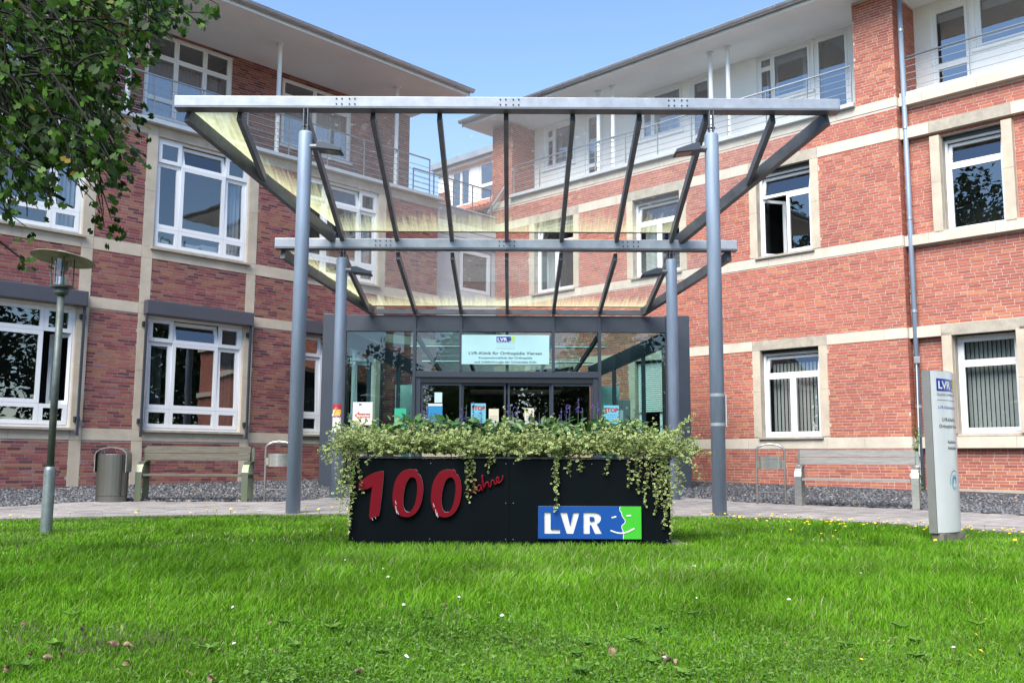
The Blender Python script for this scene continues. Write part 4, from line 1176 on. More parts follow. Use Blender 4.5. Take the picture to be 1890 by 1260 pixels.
for z in (1.30, 1.73):
    MB().tube([(3.03, 13.82, z), (3.03, 13.82, z + .045)], .108, 24).build('strap', 'rail', pn)
MB().box(3.136, 3.142, 13.72, 13.93, 1.29, 1.76).build('board', 'signface', pn)

# visitor sign
vs_ = thing('visitor_sign', 'ivory visitor sign with a red arrow pointing left, on a stake behind the planter', 'sign', (-1.9, 12, 0))
fv = Fr((-1.905, 12, 0), (1, 0, 0), Z, (.06, -1, 0))
MB().fbox(fv, -.125, .125, 1.225, 1.515, -.008, 0).build('board', 'besucher', vs_, bevel=.002)
MB().fbox(fv, -.124, .124, 1.455, 1.513, .0005, .001).build('heading_band', 'offwhite', vs_)
MB().fbox(fv, -.05, -.015, 1.475, 1.495, .0015, .002).build('logo', 'blue_d', vs_)
MB().prism(fv, [(-.105, 1.345), (-.04, 1.40), (-.04, 1.372), (.10, 1.372), (.10, 1.315), (-.04, 1.315), (-.04, 1.288)], .0005, .0015).build('arrow', 'red_p', vs_)
m = MB(); text(m, fv, 'Besucher', .012, 1.328, .034, .003, bold=.03, width=.17); m.build('lettering', 'offwhite', vs_, recalc=False)
MB().fbox(fv, -.016, .016, -.05, 1.3, -.03, -.009).build('stake', 'wood_r', vs_)

# ---------------------------------------------------------------- planter
YPF = 8.80
pl = thing('planter', 'big black box planter in the lawn with red 100 Jahre and a logo plate', 'planter', (0, 9.4, 0))
FPL = Fr((0, YPF, 0), (1, 0, 0), Z, (0, -1, 0))
for x0, x1 in ((-1.495, -.017), (-.012, 1.475)):
    MB().box(x0, x1, YPF, YPF + .03, .02, .805).build('front_panel', 'dark', pl, bevel=.004)
for x in (-1.495, 1.447):
    MB().box(x, x + .028, YPF + .031, YPF + 1.25, .02, .804).build('side_panel', 'dark', pl, bevel=.004)
MB().box(-1.466, 1.446, YPF + 1.22, YPF + 1.25, .02, .804).build('back_panel', 'dark', pl)
MB().box(-1.466, 1.446, YPF + .031, YPF + 1.219, .02, .76).build('soil', 'earth', pl)
for x0, x1, y0, y1 in ((-1.51, 1.49, YPF - .012, YPF + .02), (-1.51, -1.46, YPF + .021, YPF + 1.26), (1.44, 1.49, YPF + .021, YPF + 1.26)):
    MB().box(x0, x1, y0, y1, .806, .822).build('top_rim', 'black', pl)
mb = MB()
for x in (-1.46, -.75, -.05, .02, .75, 1.44):
    for z in (.07, .40, .76):
        if x in (-.05, .02, -1.46, 1.44) or z != .40: mb.tube([(x, YPF - .003, z), (x, YPF + .01, z)], .004, 6)
mb.build('screws', 'zinc', pl)
def pc(cx, cy): return (-1.41 + (600 + cx / 4.2 - 664) * .00508, .73 - (720 + cy / 4.2 - 860) * .00495)
def digit(name, shape, hole=None):
    for nm, mat, o0, o1, g in ((name, 'offwhite', .012, .030, 1), ('face', 'red', .0305, .036, 0)):  # off-white backing paints in the light that the digit sides catch
        mb = MB()
        mb.ring(FPL, shape, hole, o0, o1) if hole else mb.prism(FPL, shape, o0, o1)
        if g: par = mb.build(name, mat, pl)
        else: mb.build(nm, mat, par, bevel=.0012)
one = [(268, 722), (300, 690), (350, 655), (395, 634), (430, 626), (455, 626), (457, 650), (450, 760), (441, 870), (430, 965), (420, 978), (395, 980), (365, 1000), (357, 990), (353, 978), (360, 860), (371, 748), (330, 765), (285, 778), (270, 770)]
digit('digit', [pc(*p) for p in one][::-1])
def zero(cx, cy, rx, ry, tilt, notch, n=40):
    out = []
    for k in range(n):
        t = 2 * math.pi * k / n
        e = .9
        x = rx * math.copysign(abs(math.cos(t)) ** e, math.cos(t)); y = ry * math.copysign(abs(math.sin(t)) ** e, math.sin(t))
        if notch and 1.15 < t < 1.45: y *= 1.03; x += 12
        if notch and .98 < t <= 1.15: y *= .95
        out.append(pc(cx + x * math.cos(tilt) + y * math.sin(tilt), cy - (y * math.cos(tilt) - x * math.sin(tilt))))
    return out
for cx in (645, 938):
    digit('digit', zero(cx, 795, 115, 186, .10, True), zero(cx + 18, 806, 50, 136, .12, False))
# scuffed paint on the digits
mb = MB()
for cx, cy, l in ((548, 850, 30), (552, 890, 60), (566, 930, 30), (838, 870, 30), (856, 915, 55), (868, 940, 40), (372, 985, 20), (395, 975, 18)):
    a, b = pc(cx, cy), pc(cx + 9, cy + l)
    mb.prism(FPL, [a, b, (b[0] + .005, b[1]), (a[0] + .004, a[1] - .004)], .0362, .0366)
mb.build('scuff', 'offwhite', pl)
for path_, r in (([(1130, 700), (1152, 690), (1156, 715), (1148, 770), (1138, 790), (1124, 778)], .010),
                 ([(1206, 742), (1192, 730), (1176, 745), (1172, 765), (1182, 778), (1198, 765), (1208, 738), (1208, 765), (1216, 772)], .0085),
                 ([(1214, 652), (1214, 690), (1230, 762)], .011), ([(1230, 745), (1240, 716), (1256, 708), (1262, 728), (1268, 745), (1280, 738)], .008),
                 ([(1280, 738), (1284, 700), (1296, 692), (1304, 705), (1306, 722), (1316, 722)], .008), ([(1316, 722), (1332, 700), (1340, 676), (1326, 670), (1320, 694), (1332, 714), (1350, 706), (1366, 684), (1370, 654)], .0075)):
    pts = [FPL.p(*pc(*q), .018) for q in path_]
    # smooth the stroke
    sm = []
    for i in range(len(pts) - 1):
        p_, q_ = pts[i], pts[i + 1]; pm_, qn = pts[max(0, i - 1)], pts[min(len(pts) - 1, i + 2)]
        for t in (0, .33, .66):
            sm.append(.5 * ((2 * p_) + (q_ - pm_) * t + (2 * pm_ - 5 * p_ + 4 * q_ - qn) * t * t + (3 * p_ - pm_ - 3 * q_ + qn) * t ** 3))
    sm.append(pts[-1])
    MB().tube(sm, r, 8).build('script_letter', 'red', pl, smooth=True)
# logo plate with sunk letters
def lc(cx, cy): return (.25 + (cx - 303) * .001177, .375 - (cy - 895) * .00116)
DIV = [(948, 896), (940, 912), (944, 930), (955, 945), (960, 970), (982, 1002), (985, 1015), (978, 1028), (958, 1045), (955, 1060), (965, 1085), (970, 1110), (968, 1150)]
def cutplate(name, mat, outline, holes, o0, o1, parent):
    cu = bpy.data.curves.new(name, 'CURVE'); cu.dimensions = '2D'; cu.fill_mode = 'BOTH'; cu.extrude = (o1 - o0) / 2
    for pts in [outline] + holes:
        sp = cu.splines.new('POLY'); sp.points.add(len(pts) - 1)
        for i, p in enumerate(pts): sp.points[i].co = (p[0], p[1], 0, 1)
        sp.use_cyclic_u = True
    ob = bpy.data.objects.new(name, cu); C.objects.link(ob)
    dg = bpy.context.evaluated_depsgraph_get(); me = ob.evaluated_get(dg).to_mesh()
    v = [FPL.p(p.co.x, p.co.y, (o0 + o1) / 2 + p.co.z) for p in me.vertices]; f = [tuple(p.vertices) for p in me.polygons]
    ob.evaluated_get(dg).to_mesh_clear(); bpy.data.objects.remove(ob); bpy.data.curves.remove(cu)
    return MB().add(v, f).build(name, mat, parent)
lp = MB().prism(FPL, [lc(303, 1150), lc(1110, 1150), lc(1110, 896), lc(303, 896)], .004, .014).build('logo_plate', 'offwhite', pl)
LET = [[(350, 940), (400, 940), (400, 1074), (474, 1074), (474, 1110), (350, 1110)],
       [(473, 940), (527, 940), (551, 1046), (576, 940), (628, 940), (577, 1110), (526, 1110)],
       [(656, 940), (738, 940), (770, 946), (788, 962), (795, 985), (792, 1006), (780, 1024), (762, 1034), (802, 1110), (748, 1110), (718, 1042), (706, 1042), (706, 1110), (656, 1110)]]
cutplate('logo_field', 'blue', [lc(303, 1150)] + [lc(*p) for p in DIV[::-1]] + [lc(303, 896)], [[lc(*p) for p in q] for q in LET], .0145, .030, lp)
MB().prism(FPL, [lc(*p) for p in [(706, 977), (706, 1008), (728, 1008), (742, 1002), (745, 992), (741, 982), (728, 977)]], .0145, .030).build('logo_field', 'blue', lp)
MB().prism(FPL, [lc(*p) for p in DIV[::-1]] + [lc(1110, 896), lc(1110, 1150)][:1] + [lc(1110, 1150)], .0145, .0295).build('logo_field', 'green', lp)
MB().tube([FPL.p(*lc(*p), .028) for p in DIV], .0045, 6).build('logo_line', 'offwhite', lp)
up = [lc(868 + 187 * t, 1078 + 34 * math.sin(math.pi * (t * .9 + .05)) - 16 * t) for t in np.linspace(0, 1, 14)]
MB().tube([FPL.p(*p, .027) for p in up], .0085, 6).build('logo_smile', 'offwhite', lp)
for c in ((896, 980, -.25), (1012, 968, -.05)):
    MB().tube([FPL.p(*lc(c[0] - 18, c[1] - 18 * c[2]), .027), FPL.p(*lc(c[0] + 18, c[1] + 18 * c[2]), .027)], .0085, 6).build('logo_eye', 'offwhite', lp)
MB().box(1.48, 1.62, 8.85, 9.3, -.03, .035).build('paving_slab', 'kerb', kind='structure')

# ---------------------------------------------------------------- planting
LV = np.array([(0, .5, .0)] + [(.36 * math.sin(t) * (1 - .12 * math.cos(t)), .5 - .5 * math.cos(t), .10 * abs(math.sin(t)) ** 1.0) for t in np.linspace(0, 2 * math.pi, 9)[:-1]])
LVF = [(0, i, i % 8 + 1) for i in range(1, 9)]
LVUV = [(0, 0)] + [(1, 0)] * 8
def orient(n, up=.4):
    """random frames: (N,3,3) rows x (across), y (along), z (normal)"""
    y = rng.normal(0, 1, (n, 3)); y[:, 2] *= .6; y /= np.linalg.norm(y, axis=1)[:, None]
    z = rng.normal(0, 1, (n, 3)) * (1 - up) + np.array([0, -.35, 1]) * up * 2
    z -= (z * y).sum(1)[:, None] * y; z /= np.linalg.norm(z, axis=1)[:, None]
    return np.stack([np.cross(y, z), y, z], 1)
def place(tmpl, pos, size, fr):
    return np.einsum('ki,nij->nkj', tmpl, fr) * size[:, None, None] + pos[:, None, :]
vlabels = ['over the left end of the planter', 'above the red digit one', 'above the first red zero', 'above the second red zero', 'above the planter seam beside the word Jahre', 'above the left half of the blue logo', 'above the smiling face logo', 'over the right end of the planter']
vx = [-1.5, -1.18, -.88, -.52, -.14, .25, .62, 1.0, 1.6]
def vine_sim(p, d, L, droop):
    pts = [p.copy()]; step = .02; v = d.copy()
    for i in range(int(L / step)):
        v = v + np.array([0, 0, -droop * step * 10]) + rng.normal(0, .07, 3); v /= np.linalg.norm(v)
        q = pts[-1] + v * step
        inside = -1.50 < q[0] < 1.48 and q[1] > YPF - .02
        if inside and q[2] < .83 + .03: q[2] = .86 + rng.random() * .02; v[2] = max(v[2], .05); v[1] -= .25
        if q[1] > YPF - .06 and q[2] < .80 and -1.5 < q[0] < 1.48: q[1] = YPF - .06
        if q[2] < .03: break
        pts.append(q)
    return np.array(pts)
groups = [[] for _ in vlabels]
def gi(x): return int(np.clip(np.searchsorted(vx, x) - 1, 0, 7))
for i in range(1250):
    x = rng.uniform(-1.48, 1.46); fy = rng.random() ** 1.6
    y = YPF + .02 + fy * .75
    if rng.random() < .09: x = rng.choice([-1.40, 1.38]) + rng.uniform(-.08, .08); y = YPF + rng.random() * .9
    side = max(0, abs(x) - 1.2) / .4 * np.sign(x)
    d = np.array([side * .9 + rng.normal(0, .5), -.30 * (1 - fy) + rng.normal(0, .4), rng.uniform(.2, .8)]); d /= np.linalg.norm(d)
    h = .83 + rng.random() * .15 * (1 - .3 * fy)
    L = rng.uniform(.10, .26) + (rng.random() * .22 if abs(side) > .4 else 0)
    if rng.random() < .08: L += .15
    groups[gi(x)].append(vine_sim(np.array([x, y, h]), d, L, .25 if abs(side) > .3 else .36))
for x, zb in ((-1.45, .43), (-1.43, .5), (-.39, .42), (-.36, .5), (-.37, .6), (-.22, .68), (-.18, .76), (.42, .33), (.44, .5), (.43, .62), (.55, .66), (.64, .70), (.90, .66), (1.08, .55), (1.15, .62), (1.2, .5), (1.28, .38), (1.33, .3), (1.36, .45), (1.40, .18), (1.42, .25), (1.44, .35), (1.38, .55), (1.30, .5), (1.43, .1), (-1.55, .25), (-1.53, .3), (-1.54, .12), (-1.52, .45), (-1.56, .5), (-1.6, .42), (1.52, .4), (1.54, .5), (1.57, .55)):
    n = int((.9 - zb) / .02); p = np.array([x, YPF - .035, .90]); pts = []
    for i in range(n):
        p = p + np.array([rng.normal(0, .005), rng.normal(0, .002), -.02]); p[1] = min(p[1], YPF - .03); pts.append(p.copy())
    groups[gi(x)].append(np.array(pts))
for lab, gr, i in zip(vlabels, groups, range(8)):
    t = thing('trailing_plant', 'cream edged variegated trailing plant spilling ' + lab, 'plant', (float((vx[i] + vx[i + 1]) / 2), 9.0, .8), 'trailing plants along the planter rim')
    P = np.concatenate([np.concatenate([g[1::1], g[1::1]]) for g in gr if len(g) > 2])
    n = len(P); P = P + rng.normal(0, .008, (n, 3))
    V = place(LV, P, rng.uniform(.021, .035, n), orient(n, .35))
    bigmesh('leaves', V, LVF, 'vinca', t, rnd=rng.random(n), uv=LVUV, kind='stuff')
    sm = MB()
    for g in gr:
        if len(g) > 4: sm.tube([tuple(q) for q in g[::3]], .0016, 4, False)
    sm.build('stems', 'vine_stem', t, recalc=False, kind='stuff')
SL = np.array([(0, 0, 0), (.17, .18, .05), (.24, .42, .08), (.15, .75, .05), (0, 1, -.06), (-.15, .75, .05), (-.24, .42, .08), (-.17, .18, .05), (0, .4, -.02), (0, .72, -.03)])
SLF = [(0, 1, 8), (1, 2, 8), (2, 9, 8), (2, 3, 9), (3, 4, 9), (4, 5, 9), (5, 6, 9), (6, 8, 9), (6, 7, 8), (7, 0, 8)]
slabels = ['behind the red digit one', 'below the blue poster', 'below the middle STOP poster', 'in the middle of the planter', 'below the right sliding door leaf', 'above the blue logo', 'below the right hand STOP poster']
sx_ = [-1.0, -.68, -.33, .02, .38, .74, 1.1]
spikes = [(-.99, 1.27), (-.86, 1.24), (-.83, 1.28), (-.80, 1.22), (-.49, 1.27), (-.45, 1.30), (-.38, 1.33), (-.30, 1.24), (-.02, 1.30), (.0, 1.24), (.05, 1.28), (.19, 1.24), (.26, 1.22), (.48, 1.27), (.53, 1.29), (.56, 1.30), (.64, 1.36), (.69, 1.27), (.80, 1.30), (.83, 1.32), (.92, 1.24), (1.05, 1.28), (1.2, 1.26)]
for x, lab in zip(sx_, slabels):
    t = thing('sage_plant', 'leafy green sage with purple flower spikes rising ' + lab, 'plant', (x, 9.3, .8), 'purple flowering sage plants in the planter')
    n = 130
    P = np.stack([x + rng.normal(0, .14, n), 9.22 + rng.normal(0, .14, n), .95 + rng.random(n) ** .6 * .21 + rng.normal(0, .02, n)], 1)
    V = place(SL, P, rng.uniform(.07, .13, n), orient(n, .6))
    bigmesh('leaves', V, SLF, 'sage', t, rnd=rng.random(n) * (.8 if x > -.9 else 1), kind='stuff')
    for px_, zt in spikes:
        if abs(px_ - x) <= .18 and min(sx_, key=lambda q: abs(q - px_)) == x:
            y = 9.15 + rng.uniform(-.08, .1)
            sp = MB().tube([(px_, y, .9), (px_ + .008, y, zt + .03)], .0028, 5).build('flower_spike', 'stem', t)
            m = 26; zz = zt + .03 - .16 * rng.random(m)
            Q = np.stack([px_ + rng.normal(0, .006, m), y + rng.normal(0, .006, m), zz], 1)
            bigmesh('blossoms', place(SL, Q, rng.uniform(.014, .026, m), orient(m, .2)), SLF, 'pink', sp, rnd=rng.random(m))

# ---------------------------------------------------------------- lamp post
lx, ly = -4.87, 9.99
lamp = thing('street_lamp', 'old green grey lamp post with a flat disc shade in the lawn', 'street lamp', (lx, ly, 0))
MB().lathe((lx, ly, 0), [(.058, -.05), (.058, .66), (.052, .69), (.038, .70)], 20).build('base_sleeve', 'galv', lamp, smooth=True)
MB().tube([(lx, ly, .68), (lx - .005, ly, 2.55)], .037, 16).build('pole', 'pole', lamp, smooth=True)
MB().lathe((lx - .005, ly, 0), [(.001, 2.53), (.055, 2.53), (.075, 2.555), (.075, 2.60), (.115, 2.612), (.118, 2.632), (.001, 2.635)], 24).build('collar', 'pole', lamp)
MB().lathe((lx - .005, ly, 0), [(.09, 2.635), (.09, 2.92)], 24).build('glass_cylinder', 'g_clear', lamp)
MB().lathe((lx - .005, ly, 0), [(.001, 2.63), (.06, 2.63), (.06, 2.73), (.001, 2.735)], 18).build('ballast', 'stainless', lamp)
lv = MB()
for k in range(6):
    lv.lathe((lx - .005, ly, 0), [(.035, 2.79 + k * .02), (.07, 2.80 + k * .02), (.035, 2.793 + k * .02)], 18)
lv.build('louvre', 'zinc_light', lamp)
MB().tube([(lx - .005, ly, 2.73), (lx - .005, ly, 2.80)], .02, 10).build('socket', 'black', lamp)
for k in range(4):
    t = k * math.pi / 2 + .5
    x_, y_ = lx - .005 + .11 * math.cos(t), ly + .11 * math.sin(t)
    MB().tube([(x_, y_, 2.62), (x_, y_, 2.94)], .007, 6).build('rod', 'pole', lamp)
tl = Matrix.Rotation(R_(5), 4, 'Y') @ Matrix.Rotation(R_(-6), 4, 'X')
sh = MB().lathe((0, 0, 0), [(.33, -.03), (.325, -.024), (.15, .018), (.09, .02), (.09, .045), (.001, .055), (.001, .04), (.085, .012), (.15, .008), (.33, -.03)], 36)
sh.v = [tuple(tl @ Vector(p) + Vector((lx - .005, ly, 2.955))) for p in sh.v]
sh.build('lamp_shade', 'shade', lamp)

# ---------------------------------------------------------------- benches, bins, ashtrays
def bench(label, loc, rz, wood, metal):
    t = thing('park_bench', label, 'bench', loc, 'park benches by the path')
    L = .955
    def mk(mb, n, m, **k):
        o = mb.build(n, m, None, **k); o.parent = t; return o
    for s in (-1, 1):
        xo = s * (L - .045)
        prof = [(-.0, 0), (-.0, .50), (.02, .57), (.07, .63), (.15, .675), (.24, .69), (.33, .69)]
        mb = MB(); w = .055
        for i in range(len(prof) - 1):
            (y0, z0), (y1, z1) = prof[i], prof[i + 1]
            d = Vector((0, y1 - y0, z1 - z0)).normalized(); nrm = Vector((0, d.z, -d.y)) * .012
            a, b = Vector((0, y0, z0)), Vector((0, y1, z1))
            q = [a, a + nrm, b + nrm, b]
            mb.hexa([Vector((xo - w, *q[0].yz)), Vector((xo + w, *q[0].yz)), Vector((xo + w, *q[1].yz)), Vector((xo - w, *q[1].yz)),
                     Vector((xo - w, *q[3].yz)), Vector((xo + w, *q[3].yz)), Vector((xo + w, *q[2].yz)), Vector((xo - w, *q[2].yz))])
        mk(mb, 'armrest_leg', metal)
        mk(MB().box(xo - w, xo + w, .34, .355, 0, .69).box(xo - w, xo + w, .356, .37, .60, .92), 'rear_leg', metal)
        mk(MB().box(xo - .03, xo + .03, .02, .338, .40, .425), 'seat_bearer', metal)
    for k in range(3):
        mk(MB().box(-L + .11 if k == 0 else -L + .0, L - .11 if k == 0 else L, .015 + k * .112, .115 + k * .112, .43, .468), 'seat_slat', wood, bevel=.004)
    for z in (.70, .825):
        mk(MB().hexa([(-L + .03, .30 - (z - .7) * -.15, z), (L - .05, .30 + (z - .7) * .15, z), (L - .05, .338 + (z - .7) * .15, z), (-L + .03, .338 + (z - .7) * .15, z),
                      (-L + .03, .318 + (z - .7) * .15, z + .118), (L - .05, .318 + (z - .7) * .15, z + .118), (L - .05, .355 + (z - .7) * .15, z + .118), (-L + .03, .355 + (z - .7) * .15, z + .118)]), 'backrest_slat', wood, bevel=.004)
    t.rotation_euler = (0, 0, rz)
    return t
bench('mossy grey timber bench with algae green steel legs, below the window of the left wing', (-5.47, 16.2, gz(-5.47, 16.2)), 0, 'wood', 'stainless_g')
bench('pale grey timber bench with bright steel armrests, by the right wing', (5.64, 15.55, gz(5.64, 15.55)), R_(-27), 'wood_r', 'stainless')
bn = thing('litter_bin', 'round topped stainless steel litter bin with a green stain left of the bench', 'litter bin', (-6.78, 16.1, gz(-6.78, 16.1)))
b0 = Vector(bn.location)
def oval(a, b, n=28): return [(a * math.cos(2 * math.pi * k / n), b * math.sin(2 * math.pi * k / n)) for k in range(n)]
fo = Fr(b0, (1, 0, 0), (0, 1, 0), (0, 0, 1))
MB().prism(fo, oval(.265, .17), .10, .80).build('body', 'binmetal', bn, bevel=.004)
MB().prism(fo, oval(.262, .167), -.02, .096).build('base', 'binmetal', bn)
pr = [(.27, .5), (.27, .79), (.255, .83), (.20, .88), (.1, .91), (0, .92), (-.1, .91), (-.20, .88), (-.255, .83), (-.27, .79), (-.27, .5)]
mb = MB()
for i in range(len(pr) - 1):
    (x0, z0), (x1, z1) = pr[i], pr[i + 1]
    a, b = b0 + Vector((x0, 0, z0)), b0 + Vector((x1, 0, z1))
    mb.bar(a, b, .24, .008, (0, 1, 0)) if False else mb.add([a + Vector((0, -.12, 0)), a + Vector((0, .12, 0)), b + Vector((0, .12, 0)), b + Vector((0, -.12, 0))], [(0, 1, 2, 3)])
hd = mb.build('hood', 'stainless', bn, recalc=False); sm_ = hd.modifiers.new('thick', 'SOLIDIFY'); sm_.thickness = .01
MB().fbox(Fr(b0, (1, 0, 0), Z, (0, -1, 0)), .205, .215, .1, .79, .13, .16).build('door_seam', 'black', bn)
def ashtray(label, x, y, rz, m):
    t = thing('ashtray_stand', label, 'ashtray', (x, y, gz(x, y)), 'standing ashtrays beside the benches')
    def mk(mb, n, mt, **k):
        o = mb.build(n, mt, None, **k); o.parent = t; return o
    pts = [(-.235, 0, -.03), (-.235, 0, .93), (-.21, 0, .97), (-.12, 0, 1.015), (0, 0, 1.03), (.12, 0, 1.015), (.21, 0, .97), (.235, 0, .93), (.235, 0, -.03)]
    mk(MB().tube(pts, .019, 10), 'frame', m, smooth=True)
    mk(MB().tube([(-.22, 0, .21), (.22, 0, .21)], .008, 6), 'crossbar', m)
    mk(MB().prism(Fr((0, 0, 0), (1, 0, 0), (0, 1, 0), Z), oval(.19, .075), .60, .77), 'bowl', m)
    mk(MB().prism(Fr((0, 0, 0), (1, 0, 0), (0, 1, 0), Z), oval(.197, .082), .772, .82), 'lid', m)
    for s in (-1, 1): mk(MB().box(s * .20 - .025, s * .20 + .025, -.012, .012, .62, .75), 'hinge_bracket', m)
    t.rotation_euler = (0, 0, rz)
ashtray('standing steel ashtray half hidden behind the front left canopy post', -4.02, 16.35, 0, 'stainless')
ashtray('standing steel ashtray left of the pale bench by the right wing', 4.47, 16.3, R_(-20), 'stainless')

# ---------------------------------------------------------------- curved information sign
mo = thing('information_sign', 'tall curved silver information sign on a concrete foot in the lawn', 'sign', (4.27, 9.5, 0))
ph = R_(42)
dS, nS = Vector((math.cos(ph), math.sin(ph), 0)), Vector((math.sin(ph), -math.cos(ph), 0))
W_, BUL = .54, .055
oS = Vector((4.165, 9.30, 0))
def warpS(a, z, o):
    u = a / W_ * 2 - 1
    return oS + dS * a + Z * z + nS * (BUL * (1 - u * u) + o)
N = 16
mb = MB()
vs = []; fs = []
for i in range(N + 1):
    a = W_ * i / N
    for z, base in ((.11, 0), (1.70, 0)):
        vs += [warpS(a, z, 0)]
for i in range(N): fs.append((2 * i, 2 * i + 2, 2 * i + 3, 2 * i + 1))
fc = mb.add(vs, fs).build('face', 'signface', mo, recalc=False, smooth=True)
bk = MB(); vs = []; fs = []
for i in range(N + 1):
    a = W_ * i / N
    for z in (.105, 1.705):
        vs += [warpS(a, z, -.006), warpS(a, z, -.006) * 1]
        vs[-1] = oS + dS * a + Z * z + nS * -.085
for i in range(N):
    k = 4 * i
    fs += [(k, k + 4, k + 6, k + 2), (k + 1, k + 3, k + 7, k + 5), (k + 2, k + 6, k + 7, k + 3), (k, k + 1, k + 5, k + 4)]
fs += [(0, 2, 3, 1), (4 * N, 4 * N + 1, 4 * N + 3, 4 * N + 2)]
bk.add(vs, fs).build('body', 'signside', mo, recalc=True)
MB().hexa([oS + dS * .05 + nS * -.07 + Z * -.05, oS + dS * .5 + nS * -.07 + Z * -.05, oS + dS * .5 + nS * .03 + Z * -.05, oS + dS * .05 + nS * .03 + Z * -.05,
           oS + dS * .03 + nS * -.075 + Z * .103, oS + dS * .53 + nS * -.075 + Z * .103, oS + dS * .53 + nS * .045 + Z * .103, oS + dS * .03 + nS * .045 + Z * .103]).build('foot', 'conc', mo)
logo(mo, None, .07, 1.50, .40, .125, .002, warp=warpS)
for s, z, h, w, mt, x, al in (('Qualität für Menschen', 1.455, .028, .40, 'text_g', .07, 'l'), ('LVR-Klinikverbund', 1.325, .03, .36, 'text_b', .08, 'l'), ('LVR-Klinik für', 1.20, .036, .30, 'text', .13, 'l'),
                              ('Orthopädie Viersen', 1.135, .036, .42, 'text', .08, 'l'), ('Aufnahme', .98, .036, .21, 'text', .20, 'l'), ('Ambulanz', .92, .036, .21, 'text', .20, 'l')):
    m = MB(); text(m, None, s, x, z, h, .003, al, .006, w, warp=warpS); m.build('lettering', mt, mo, recalc=False)
MB().add([warpS(.07 + .4 * i / 8, z, .003) for i in range(9) for z in (1.408, 1.413)], [(2 * i, 2 * i + 2, 2 * i + 3, 2 * i + 1) for i in range(8)]).build('rule', 'text_g', mo, recalc=False)
for r0_, r1_, a0, a1, mt in ((.075, .055, .6, 5.4, 'cyan'), (.05, .034, -.3, 3.6, 'text_b'), (.115, .108, 1.2, 3.4, 'text_g')):
    m = MB(); n = 18; vs = []
    for i in range(n + 1):
        t = lerp(a0, a1, i / n)
        for r_ in (r0_, r1_): vs.append(warpS(.31 + r_ * math.cos(t) * .9, .60 + r_ * math.sin(t), .003))
    m.add(vs, [(2 * i, 2 * i + 2, 2 * i + 3, 2 * i + 1) for i in range(n)]).build('emblem', mt, mo, recalc=False)

# climbing plant on the downpipe
cp = thing('climbing_vine', 'thin green vine climbing the conduit at the foot of the right downpipe', 'plant', tuple(FR.p(11.86, .2, -.1)))
pts = [FR.p(11.86 + .02 * math.sin(z * 9), z, .0) for z in np.arange(.2, 1.55, .1)]
MB().tube(pts, .005, 5).build('stem', 'stem', cp)
n = 70; zs = rng.uniform(.25, 1.5, n)
P = np.array([tuple(FR.p(11.86 + rng.normal(0, .03), z, .02 + rng.random() * .03)) for z in zs])
bigmesh('leaves', place(SL, P, rng.uniform(.05, .09, n), orient(n, .2)), SLF, 'weed', cp, rnd=.6 + .4 * rng.random(n))

# things on the window sills
def box_thing(name, label, cat, fr, items, mats):
    t = thing(name, label, cat, tuple(fr.p(items[0][0], items[0][2], items[0][4])))
    for it, m in zip(items, mats): MB().fbox(fr, *it).build('binder' if 'binder' in label else 'sheet', m, t)
for k, (a, w, lab) in enumerate(((-10.75, .34, 'left pane'), (-10.15, .5, 'left half of the centre pane'), (-9.6, .4, 'right half of the centre pane'))):
    t = thing('paper_stack', 'stack of papers behind the ' + lab + ' of the upper window', 'papers', tuple(FL.p(a, 5.36, -.3)), 'paper stacks on the upper window sill')
    z = 5.345
    for q in range(6):
        h = random.uniform(.025, .05); d = random.uniform(-.03, .03)
        MB().fbox(FL, a - w / 2 + d, a + w / 2 + d, z, z + h - .003, -.45, -.2).build('folder', random.choice(['book', 'book_b', 'paper']), t); z += h
bnr = thing('banner', 'white banner with blue upright lettering behind the pane of the lower left window', 'banner', tuple(FL.p(-14.1, 1.5, -.5)))
MB().prism(FL, [(-14.40, 1.55), (-14.36, 2.3), (-13.96, 2.25), (-13.88, 2.6), (-13.90, 3.0), (-14.02, 3.3), (-14.22, 3.4), (-14.42, 3.3)], -.512, -.50).build('cloth', 'paper', bnr)
m = MB(); text(m, Fr(FL.p(-14.0, 2.4, -.498), Z, -FL.a, FL.n), 'LVR', .36, -.12, .2, 0, bold=.03, width=.62); m.build('lettering', 'blue', bnr, recalc=False)
for a_, h_, mt_, lb_ in ((-13.55, .11, 'book_b', 'small pale blue box on the sill of the lower left window'), (-13.30, .10, 'paper', 'small white box on the sill of the lower left window')):
    t = thing('sill_box', lb_, 'box', tuple(FL.p(a_, 1.45, -.3)))
    MB().fbox(FL, a_ - .07, a_ + .07, 1.44, 1.44 + h_, -.38, -.24).build('carton', mt_, t, bevel=.004)
fp = thing('flower_pot', 'terracotta pot on the sill of the upper right window', 'flower pot', tuple(FR.p(13.72, 5.6, ORC - .3)))
MB().lathe(FR.p(13.72, 5.5, ORC - .3), [(.001, .02), (.1, .02), (.13, .2), (.15, .2), (.15, .25), (.12, .25), (.11, .2), (.001, .19)], 18).build('pot', 'terracotta', fp)
fp = thing('flower_pot', 'green pot on the upper window sill seen behind the inner right canopy post', 'flower pot', tuple(FR.p(5.95, 5.7, -.3)))
MB().lathe(FR.p(5.85, 5.62, -.32), [(.001, .02), (.09, .02), (.11, .2), (.09, .2), (.001, .18)], 16).build('pot', 'pot_g', fp)

